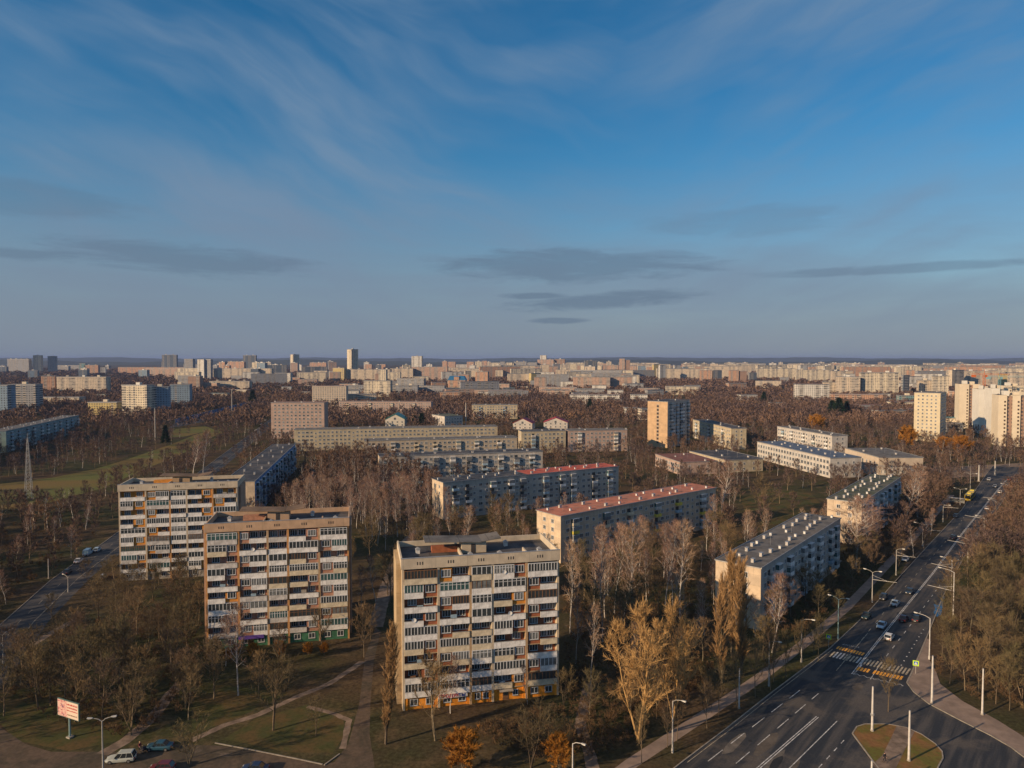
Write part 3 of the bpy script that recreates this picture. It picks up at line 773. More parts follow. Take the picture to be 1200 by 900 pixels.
def slab(name, label, O, t, L, Wd, wallm, roofm, floors=5, fh=2.8, base=.9, group=None, bals=(2, 7), pitch=3.05, ends=2, pars=None, chim=12, seed=1,
         front=True, win=(1.5, 1.4), overhang=.25, lim=100, roof2=None, cat='apartment block', glz=.5, split=None, wall2=None, doors=True, endm=None):
    rr = random.Random(seed); O = Vector((O[0], O[1], 0)); t = Vector((t[0], t[1], 0)).normalized(); ang = math.atan2(t.y, t.x)
    footprint(O, t, L, Wd, 2.5); H = base + floors * fh + .9
    root = empty(name, O, ang, label, cat, group)
    w = MB()
    if split: w.box(0, L * split - .002, 0, Wd, -1, H, wallm); w.box(L * split + .002, L, 0.004, Wd, -1, H, wall2)
    else: w.box(0, L, 0, Wd, -1, H, wallm)
    w.build('wall', root)
    if endm:
        q = MB(); q.box(-.10, -.002, 0, Wd, -1, H - .003, endm); q.build('end_wall', root)
    r = MB()
    if roof2:
        r.box(-overhang, L * .45, -overhang, Wd + overhang, H, H + .28, METAL, top=roof2); r.box(L * .45 + .003, L + overhang, -overhang, Wd + overhang, H, H + .28, METAL, top=roofm)
    else: r.box(-overhang, L + overhang, -overhang, Wd + overhang, H, H + .28, METAL, top=roofm)
    r.box(-overhang - .02, L + overhang + .02, -overhang - .02, -overhang + .12, H + .283, H + .42, METAL); r.box(-overhang - .02, L + overhang + .02, Wd + overhang - .12, Wd + overhang + .02, H + .283, H + .42, METAL)
    r.build('roof', root)
    if chim:
        cp = Parts(root, 'chimney')
        a = MB(); a.box(-.55, .55, -.35, .35, 0, .9, PARAPET2); a.box(-.65, .65, -.45, .45, .9, 1.02, METAL)
        b = MB(); b.box(-.3, .3, -.3, .3, 0, .7, WHITE); b.box(-.4, .4, -.4, .4, .7, .8, METAL)
        for i in range(chim):
            x = L * (i + .5 + rr.uniform(-.48, .48)) / chim
            cp.put(a if rr.random() < .6 else b, (x, Wd * (.25 if i % 2 else .72) + rr.uniform(-.11, .11) * Wd, H + .28))
        cp.flush()
        an = MB(); an.tube((0, 0, 0), (0, 0, 3.2), .04, .03, METAL, 5); an.box(-.6, .6, -.02, .02, 2.6, 2.64, METAL); an.box(-.45, .45, -.02, .02, 2.9, 2.94, METAL)
        ap = Parts(root, 'aerial'); [ap.put(an, (L * (i + .3) / 4, Wd * .5, H + .28)) for i in range(4)]; ap.flush()
    wp, bp = Parts(root, 'window', lim), Parts(root, 'balcony', 60)
    n = int((L - 1.2) / pitch); x0 = (L - n * pitch) / 2 + pitch / 2
    pars = pars or [PARAPET, PARAPET2, PARAPET, PARDARK, PARBLUE]
    if front:
        for f in range(floors - 1, -1, -1):
            for i in range(n):
                z = base + f * fh + .85; x = x0 + i * pitch; k = i % 9
                gl = rr.choice((GLASS, GLASS, GLASS2, GLASS))
                if k in bals: bp.put(bal_mb(rr.choice(pars), rr.random() < glz, gl=rr.choice((GLASS, GLASS2, GLASS3))), (x, 0, z - .85))
                elif k == 4 and doors: wp.put(win_mb(1.1, 1.2, 2, FRAME, gl), (x, 0, z - 1.2 + .6))
                else: wp.put(win_mb(win[0] if rr.random() < .7 else 2.0, win[1], 2 if rr.random() < .6 else 3, FRAME, gl), (x, 0, z))
        for f in range(floors):
            z = base + f * fh + .85
            for i in range(ends): wp.put(win_mb(1.3, 1.4, 2, FRAME, rr.choice((GLASS, GLASS2))), (-.10 if endm else 0, Wd * (i + 1) / (ends + 1), z), R(-90))
        for f in range(floors):
            for i in range(ends): wp.put(win_mb(1.3, 1.4, 2), (L, Wd * (i + 1) / (ends + 1), base + f * fh + .85), R(90))
        if doors:
            dp = Parts(root, 'entrance_door'); dm = MB(); dm.box(-.6, .6, -.05, 0, 0, 2.1, FRAMEB); dm.box(-1.2, 1.2, -1.1, 0, 2.2, 2.32, CONC)
            for i in range(n):
                if i % 9 == 4: dp.put(dm, (x0 + i * pitch, 0, 0))
            dp.flush()
    wp.flush(); bp.flush()
    return root

def two(pA, pB, z):
    a, b = P(*pA, z), P(*pB, z); a.z = b.z = 0
    return a, (b - a).normalized(), (b - a).length

PAN1 = mat('panel_wall_warm_grey', (.54, .43, .32), .9, .12, .3, extra=joints(3.05, 2.8, .62, .35))
PAN2 = mat('panel_wall_pale_grey', (.46, .42, .37), .9, .12, .3, extra=joints(3.05, 2.8, .65, .35))
PAN3 = mat('panel_wall_sand', (.44, .37, .28), .9, .12, .3, extra=joints(3.05, 2.8, .65, .3))
PANY = mat('panel_wall_yellowish', (.47, .40, .28), .9, .12, .3, extra=joints(3.05, 2.8, .65, .3))
PANW = mat('panel_wall_white', (.50, .47, .43), .9, .12, .3, extra=joints(3.05, 2.8, .7, .35))
PANP = mat('panel_wall_pink', (.42, .31, .26), .9, .12, .3, extra=joints(3.05, 2.8, .65, .3))
def mosaic(k, tcn, out, b):
    s = k.n('ShaderNodeSeparateXYZ'); k.l(tcn, s.inputs[0])
    q = k.xyz(k.m('ADD', s.outputs[0], s.outputs[1]), s.outputs[2])
    n = k.noise(q, .55, 3, .6, 1.0)
    o = k.mix(k.ss(n, .44, .56), (.025, .10, .28, 1), (.17, .31, .50, 1))
    return o
PANB = mat('panel_wall_blue_pattern', (.1, .2, .35), .8, 0, 1, extra=mosaic)
ENDB = mat('end_wall_beige', (.56, .45, .33), .9, .12, .4, extra=joints(3.0, 2.8, .75, .3))

PG = 'five storey panel blocks'
O, t, L = two((657.5, 605), (839, 571.5), 16)
slab('apartment_block', 'five storey block with salmon orange flat roof and sand coloured end wall', O, t, L, 12.5, PAN1, ROOFO, endm=ENDB, group=PG, pars=[PARAPET2, PARYEL, PARCREAM, PARDARK, PARAPET, PARBLUE], chim=20, seed=5, bals=(1, 6), overhang=.35)
O, t, L = two((892, 665.7), (985, 607), 16)
slab('apartment_block', 'five storey block with grey roof dotted with many white chimneys, beside the avenue', O, t, L, 12, PAN2, ROOFG, endm=ENDB, group=PG, pars=[PARAPET, PARBLUE, PARAPET, PARAPET2], chim=26, seed=6, bals=(1, 3, 6), glz=.75)
O, t, _ = two((1010, 589), (1060, 556), 16)
slab('apartment_block', 'five storey block with mossy green roof and cream end wall near the avenue', O, t, 72, 12, PAN2, ROOFGR, endm=ENDB, group=PG, pars=[PARBLUE, PARAPET], chim=26, seed=7, bals=(1, 3, 6), glz=.8)
O, t, L = two((519.5, 565.5), (725, 546.5), 16)
slab('apartment_block', 'five storey grey block whose roof is half dark and half red', O, t, L, 12, PAN2, ROOFO2, endm=ENDB, group=PG, pars=[PARAPET, PARBLUE, PARDARK, PARAPET2], chim=24, seed=8, bals=(1, 3, 7), roof2=ROOFD, glz=.6)
O, t, L = two((298.5, 563.7), (346, 520), 16)
slab('apartment_block', 'long block with blue patterned side wall and dark flat roof', O, t, L, 13, PANB, ROOFD, endm=ENDB, group=PG, pars=[PARBLUE, PARDARK], chim=14, seed=9, bals=(1, 3, 6), ends=1, glz=.7)
O, t, L = two((445, 535), (636, 528.5), 16)
slab('apartment_block', 'grey five storey block just behind the half red roofed block', O, t, L, 12, PAN2, ROOFD, endm=ENDB, group=PG, pars=[PARAPET, PARDARK, PARBLUE], chim=10, seed=10, bals=(0, 3, 6))
O, t, L = two((427, 516.5), (606, 512.5), 16)
slab('apartment_block', 'long sand coloured five storey block with white balconies, in front of the longest yellowish one', O, t, L, 12, PAN3, ROOFG, group=PG, pars=[PARAPET, PARCREAM, PARAPET2], chim=8, seed=12, bals=(1, 5))
O, t, L = two((344.5, 503.5), (583, 499.5), 16)
slab('apartment_block', 'longest yellowish five storey block, in front of the green roofed house', O, t, L, 12, PANY, ROOFG, group=PG, pars=[PARCREAM, PARAPET2], chim=6, seed=13, bals=(), lim=100)
O, t, L = two((611, 505.5), (663, 504.5), 16)
slab('apartment_block', 'short five storey block below the left crimson roofed house', O, t, L, 12, PANY, ROOFD, group=PG, chim=4, seed=14, bals=(2,))
O, t, L = two((666, 504.5), (735, 503.5), 16)
slab('apartment_block', 'pinkish five storey block below the right crimson roofed house', O, t, L, 12, PANP, ROOFG, group=PG, chim=4, seed=15, bals=(2,), pars=[PARCREAM, PARAPET])
O, t, L = two((911, 499.5), (975, 510.5), 16)
slab('apartment_block', 'pale five storey slab behind the long white school', O, t, L, 12, PANW, ROOFG, group=PG, chim=8, seed=16, bals=(2, 6))
O, t, L = two((812, 491.5), (857, 502), 16)
slab('apartment_block', 'yellowish five storey slab right of the twelve storey tower', O, t, L, 12, PANY, ROOFD, group=PG, chim=5, seed=17, bals=(2,))
O, t, L = two((606, 472), (552, 474.5), 16)
slab('apartment_block', 'five storey slab with pale end wall right of the small green roofed block', P(553, 474.5, 16), (1, .03, 0), 52, 12, PANY, ROOFG, group=PG, chim=4, seed=18, bals=(2,))
O, t, L = two((397, 470.5), (505, 471), 16)
slab('apartment_block', 'long pinkish slab with reddish roof behind the green roofed house', O, t, L, 12, PANP, ROOFR, group=PG, chim=5, seed=19, bals=(3,), pars=[PARCREAM])
O, t, L = two((7, 505), (92, 486.5), 16)
slab('apartment_block', 'teal grey five storey slab at the edge of the meadow woods', O, t, L, 12, mat('panel_wall_teal', (.20, .29, .30), .9, .12, .3, extra=joints(3.05, 2.8, .65, .3)), ROOFG, group=PG, chim=22, seed=20, bals=(2, 6), pars=[PARBLUE, PARAPET])
O, t, L = two((-60, 521), (0, 506), 16)
slab('apartment_block', 'teal slab cut off by the left edge of the view', O, t, L, 12, MATS['panel_wall_teal'], ROOFG, group=PG, chim=8, seed=21, bals=(2,))
# taller and other mid-distance buildings
O = P(318, 514); slab('dormitory', 'nine storey pinkish beige building with even rows of windows', O, (1, .02, 0), 45.5, 14, PANP, ROOFR, floors=10, fh=2.9, cat='residential building', chim=3, seed=31, bals=(), ends=0, win=(1.6, 1.5), pitch=3.5, lim=100, doors=False)
O = P(366, 476); slab('dormitory', 'beige nine storey building farther behind the pinkish one', O, (1, .0, 0), 49, 14, mat('panel_wall_beige', (.50, .42, .33), .9, .1, .3), ROOFR, floors=9, fh=3.0, cat='residential building', chim=2, seed=32, bals=(), ends=0, win=(1.7, 1.5), pitch=3.4, doors=False)
C_ = P(782, 525); tl = Vector((-.75, .66, 0)); tr = Vector((.66, .75, 0))
rt = slab('apartment_tower', 'lone twelve storey tower with tan windowless end wall', C_, tr, 36, 17.5, mat('tower_wall_tan', (.50, .345, .21), .9, .1, .3, extra=joints(6, 2.8, .8, .2)), ROOFD, floors=12, fh=2.8, cat='apartment tower', chim=2, seed=33,
     bals=(1, 2, 4, 6, 7), ends=0, pars=[PARAPET, PARDARK, PARBLUE, PARAPET2], split=.01, wall2=PAN2)
st = MB()
for f in range(11): st.box(-.06, .02, 7.6, 9.4, 3 + f * 2.8, 4.6 + f * 2.8, DARK); st.box(-.09, -.061, 7.4, 9.6, 4.7 + f * 2.8, 5.3 + f * 2.8, CONC)
st.build('stairwell_openings', rt)
def low(name, label, A, B, z, Wd, wallm, roofm, floors, fh, cat, seed, winsz=(1.9, 1.8), pitch=3.2, ends=3, chim=3):
    O, t, L = two(A, B, z); return slab(name, label, O, t, L, Wd, wallm, roofm, floors=floors, fh=fh, base=.4, cat=cat, seed=seed, bals=(), win=winsz, pitch=pitch, ends=ends, chim=chim, doors=False)
low('kindergarten', 'low yellow two storey building with tilted dark roof', (808, 528), (850, 538.5), 8, 26, PANY, ROOFD, 2, 3.1, 'school', 41)
low('kindergarten', 'low brown roofed two storey building left of the yellow one', (768, 531.5), (797, 541), 8, 24, PANP, ROOFR, 2, 3.1, 'school', 42)
low('school', 'long white school with blue grey flat roof', (887.5, 517), (973, 536), 12, 20, PANW, mat('roof_blue_grey', (.10, .12, .16), .6, .3, .3), 3, 3.4, 'school', 43, winsz=(2.2, 2.0), chim=14)
sc2 = low('sports_hall', 'beige hall with tall dark windows attached beside the white school', (990, 524), (1030, 535), 11, 26, mat('hall_beige', (.50, .42, .33), .9, .1, .3), ROOFG, 1, 9, 'school', 44, winsz=(2.0, 6.0), pitch=5.0, ends=4, chim=3)
low('annex', 'low flat building with white edge in front of the beige hall', (1018, 546.5), (1086, 548), 5, 12, PANW, ROOFD, 1, 4, 'school', 45, winsz=(1.8, 1.8), chim=2)

def gable(name, label, u0, u1, vb, wall_h, ridge_h, depth, wallm, roofm, cat, yaw=0.0, dorm=False):
    a, b = P(u0, vb), P(u1, vb); Lw = (b - a).length; t = Vector((math.cos(yaw), math.sin(yaw), 0))
    footprint(a, t, Lw, depth, 2); root = empty(name, a, yaw, label, cat)
    w = MB(); w.add([(0, 0, -1), (Lw, 0, -1), (Lw, 0, wall_h), (Lw / 2, 0, ridge_h), (0, 0, wall_h), (0, depth, -1), (Lw, depth, -1), (Lw, depth, wall_h), (Lw / 2, depth, ridge_h), (0, depth, wall_h)],
          [(0, 1, 2, 3, 4), (9, 8, 7, 6, 5), (0, 4, 9, 5), (1, 6, 7, 2), (4, 3, 8, 9), (3, 2, 7, 8)], wallm); w.build('wall', root)
    r = MB(); e = .5; sl = (ridge_h - wall_h) / (Lw / 2); ze = wall_h - e * sl
    for s in (0, 1):
        xe, xr = (-e, Lw / 2) if s == 0 else (Lw + e, Lw / 2)
        p = [(xe, -e, ze + .05), (xr, -e, ridge_h + .05), (xr, depth + e, ridge_h + .05), (xe, depth + e, ze + .05)]
        if s: p = [p[1], p[0], p[3], p[2]]
        r.hexa(p + [(x, y, z + .25) for x, y, z in p], roofm)
    ro = r.build('roof', root)
    wp = Parts(root, 'window')
    for f in range(int(wall_h // 3)):
        for i in range(max(2, int(Lw / 4))): wp.put(win_mb(1.4, 1.5, 2), (Lw * (i + .5) / max(2, int(Lw / 4)), 0, 1 + 3 * f))
        for i in range(4): wp.put(win_mb(1.4, 1.5, 2), (0, depth * (i + .5) / 4, 1 + 3 * f), R(-90))
    wp.put(win_mb(2.2, 2.4, 3), (Lw / 2, 0, wall_h - .6)); wp.flush()
    return root
gable('house', 'white gabled house with a bright green metal roof', 451.5, 474, 500, 7.5, 12.5, 26, mat('render_white', (.58, .54, .46), .9, .1, .4), GREENR, 'house', R(2))
gable('house', 'house with crimson hipped roofs, left one of the red roofed pair', 601, 624, 503, 6, 10.5, 16, PANW, REDR, 'house', R(-12))
gable('house', 'house with crimson hipped roofs, right one of the red roofed pair', 637, 665, 502, 6, 10.5, 16, PANW, REDR, 'house', R(-8))
O, t, L = two((521, 487.5), (543, 486.5), 12)
slab('small_block', 'small white four storey block with mossy green roof', O, t, 20, 30, PANW, ROOFGR, floors=3, fh=3.2, chim=2, seed=51, bals=(), ends=4, doors=False)

# ---- towers on the right
FW = {}
def farwall(name, *a, **k):
    if name not in FW: FW[name] = far_facade('facade_' + name, *a, **k)
    return FW[name]
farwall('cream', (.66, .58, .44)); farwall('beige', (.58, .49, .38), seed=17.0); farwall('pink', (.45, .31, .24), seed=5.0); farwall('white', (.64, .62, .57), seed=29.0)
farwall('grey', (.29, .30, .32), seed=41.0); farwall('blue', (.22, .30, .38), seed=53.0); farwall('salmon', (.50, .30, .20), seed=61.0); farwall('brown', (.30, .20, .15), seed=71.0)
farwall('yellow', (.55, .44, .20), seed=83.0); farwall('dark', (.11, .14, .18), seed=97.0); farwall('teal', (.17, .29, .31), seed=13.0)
BLANK = mat('blank_wall_cream', (.64, .56, .43), .9, .08, .1); BLANKW = mat('blank_wall_white', (.66, .64, .58), .9, .08, .1)

def box_building(name, label, x, y, yaw, L, Wd, H, wallm, cat='apartment block', group=None, roofm=None, top='box', seed=0, endm=None):
    """a distant block: its windows are too small to be seen one by one, so they are in the wall's surface"""
    rr = random.Random(seed); root = empty(name, (x, y, 0), yaw, label, cat, group)
    footprint((x, y, 0), Vector((math.cos(yaw), math.sin(yaw), 0)), L, Wd, 3)
    w = MB(); w.box(0, L, 0, Wd, -1, H, wallm)
    if endm: w.box(-.15, .0, 0.1, Wd - .1, -1, H - .05, endm)
    w.build('wall', root)
    r = MB(); r.box(-.4, L + .4, -.4, Wd + .4, H, H + .9, METAL if endm is None else endm, top=roofm or ROOFG)
    k = max(1, int(L / 26)) if top == 'box' else 0
    ro = r.build('roof', root)
    if k:
        for i in range(min(k, 6)):
            q = MB(); q.box(-2.6, 2.6, -2.2, 2.2, 0, 2.8, rr.choice((BLANK, BLANKW, CONC))); q.build('lift_house', root, (L * (i + .5) / k + rr.uniform(-2, 2), Wd * .5, H + .9))
    return root

def by_px(name, label, u0, u1, vt, vb, wallm, yaw=-14, dep=14, **k):
    y = CAM_H * FPX / (vb - 420.0); x0, x1 = (u0 - 600) / FPX * y, (u1 - 600) / FPX * y
    yr = R(yaw); span = x1 - x0; D = min(dep, span * .45) if yaw < 25 else span * .72
    xc = (x0 + x1) / 2; vz = math.atan2(xc, y)
    c_, s_ = math.cos(yr), math.sin(yr)
    # the width seen from here: front side plus the end that shows
    L = max(3.0, (span - abs(s_) * D) / max(.3, c_ + s_ * -xc / y * (1 if yr > 0 else 1)))
    H = CAM_H - (vt - 420) / FPX * y
    if yr >= 0: x = x0 + s_ * D
    else: x = x0
    yy = y if yr >= 0 else y + L * abs(s_)
    if yr < 0: x = x0
    return box_building(name, label, x, yy, yr, L, D, H, wallm, **k)

# the white towers by the far junction
def t_corner(label, uc, vb, vt, yaw, L, Wd, wallm, endm, seed):
    y = CAM_H * FPX / (vb - 420.0); x = (uc - 600) / FPX * y; H = CAM_H - (vt - 420) / FPX * y
    return box_building('apartment_tower', label, x, y, R(yaw), L, Wd, H, wallm, 'apartment tower', 'high towers by the far junction', seed=seed, endm=endm)
O_ = P(1101, 518)
slab('apartment_tower', 'cream tower with rows of dark loggias, leftmost tower by the far junction', O_, (.62, .78, 0), 34, 19, mat('tower_cream', (.56, .49, .35), .9, .08, .2), ROOFG, floors=13, fh=2.95, cat='apartment tower', chim=2, seed=61, bals=(), ends=5, win=(1.7, 1.6), pitch=3.4, doors=False, lim=100, group='high towers by the far junction')
def banded_tower(label, u0, u1, vb, vt, yaw, bands, dep=16, seed=0):
    """sections side by side: plain walls standing a little forward, window strips set back"""
    y = CAM_H * FPX / (vb - 420.0); x0, x1 = (u0 - 600) / FPX * y, (u1 - 600) / FPX * y; H = CAM_H - (vt - 420) / FPX * y; yr = R(yaw)
    L = (x1 - x0) / (math.cos(yr) - math.sin(yr) * x0 / y); tot = sum(b[0] for b in bands)
    root = empty('apartment_tower', (x0, y, 0), yr, label, 'apartment tower', 'high towers by the far junction'); footprint((x0, y, 0), Vector((math.cos(yr), math.sin(yr), 0)), L, dep, 2)
    x = 0
    for w_, kind, st in bands:
        ww = L * w_ / tot; m = {'p': BLANK, 'w': FW['brown'], 'c': FW['cream'], 'g': FW['grey'], 'v': BLANKW, 'h': FW['white']}[kind]; b = MB()
        b.box(x + .002, x + ww - .002, st, dep, -1, H - (.0 if kind in 'pv' else .8), m, top=ROOFG); b.build('wall_section', root)
        if kind in 'pv' and ww > 5:
            wp = Parts(root, 'window', 60)
            for f in range(int(H / 3) - 1): wp.put(win_mb(1.2, 1.3, 2, FRAMEB), (x + ww - 1.4, st, 2 + f * 2.95))
            wp.flush()
        x += ww
    b = MB(); b.box(L * .25, L * .45, 5, 11, H - 1, H + 3.2, BLANKW); b.build('lift_house', root); b = MB(); b.box(L * .6, L * .8, 5, 11, H - 1, H + 2.4, BLANK); b.build('lift_house', root)
banded_tower('cream tower with a brown window strip, below the orange crane', 1125, 1149, 502, 450, -18, [(11, 'p', 0), (4.5, 'w', 1.2), (8, 'p', 0)])
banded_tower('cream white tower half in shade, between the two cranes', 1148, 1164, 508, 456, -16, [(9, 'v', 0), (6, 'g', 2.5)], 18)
banded_tower('white tower with a column of small windows, right below the blue crane', 1163, 1178, 514, 455, -16, [(9, 'v', 0), (5, 'h', 1)], 18)
banded_tower('widest cream tower with brown window strips at the right edge', 1171, 1204, 523, 463, -20, [(10, 'p', 0), (6.5, 'w', 1.2), (9, 'p', 0), (7, 'w', 1.2)], 18)
banded_tower('set back cream tower rising behind the widest one', 1177, 1200, 497, 452, -14, [(10, 'p', 0), (6, 'c', 1), (8, 'p', 0)], 15)
banded_tower('cream tower cut by the right edge of the view', 1206, 1240, 524, 460, -20, [(10, 'p', 0), (8, 'w', 1.2), (10, 'p', 0)], 18)
def crane(label, u, vb, ztop, colr, jib_r, jib_l):
    c = P(u, vb); root = empty('tower_crane', (c.x, c.y, 0), R(-12), label, 'crane', 'tower cranes'); m = mat('crane_' + colr[0], colr[1], .5, .05, 1)
    t_ = MB(); h = ztop
    for sx in (-.9, .9):
        for sy in (-.9, .9): t_.tube((sx, sy, 0), (sx, sy, h), .14, .14, m, 4)
    n = int(h / 2.5)
    for i in range(n):
        for a, b in (((-.9, -.9), (.9, -.9)), ((.9, -.9), (.9, .9)), ((.9, .9), (-.9, .9)), ((-.9, .9), (-.9, -.9))):
            t_.tube((a[0], a[1], i * h / n), (b[0], b[1], (i + 1) * h / n), .07, .07, m, 3)
    t_.build('mast', root)
    j = MB()
    for (x1) in (jib_r, -jib_l):
        j.tube((0, -.6, h), (x1, -.6, h), .16, .14, m, 4); j.tube((0, .6, h), (x1, .6, h), .16, .14, m, 4); j.tube((0, 0, h + 1.3), (x1, 0, h + 1.1), .16, .12, m, 4)
        k = int(abs(x1) / 2.2)
        for i in range(k):
            xa, xb = x1 * i / k, x1 * (i + 1) / k; j.tube((xa, -.6, h), ((xa + xb) / 2, 0, h + 1.2), .06, .06, m, 3); j.tube(((xa + xb) / 2, 0, h + 1.2), (xb, .6, h), .06, .06, m, 3)
    j.tube((0, 0, h), (0, 0, h + 6), .3, .12, m, 4); j.tube((0, 0, h + 5.8), (jib_r * .7, 0, h + 1.2), .07, .07, m, 3); j.tube((0, 0, h + 5.8), (-jib_l * .9, 0, h + 1.2), .07, .07, m, 3)
    j.build('jib', root); cw = MB(); cw.box(-jib_l, -jib_l + 3.5, -.9, .9, h - 2.2, h - .1, m); cw.build('counterweight', root)
    cb = MB(); cb.box(.9, 2.5, -.8, .8, h - 2.2, h - .1, m); cb.build('cab', root)
crane('orange tower crane above the cream towers', 1152, 503, 53, ('orange', (.50, .13, .04)), 22, 11)
crane('pale blue tower crane above the white towers', 1170, 499, 50, ('pale_blue', (.20, .38, .42)), 30, 12)

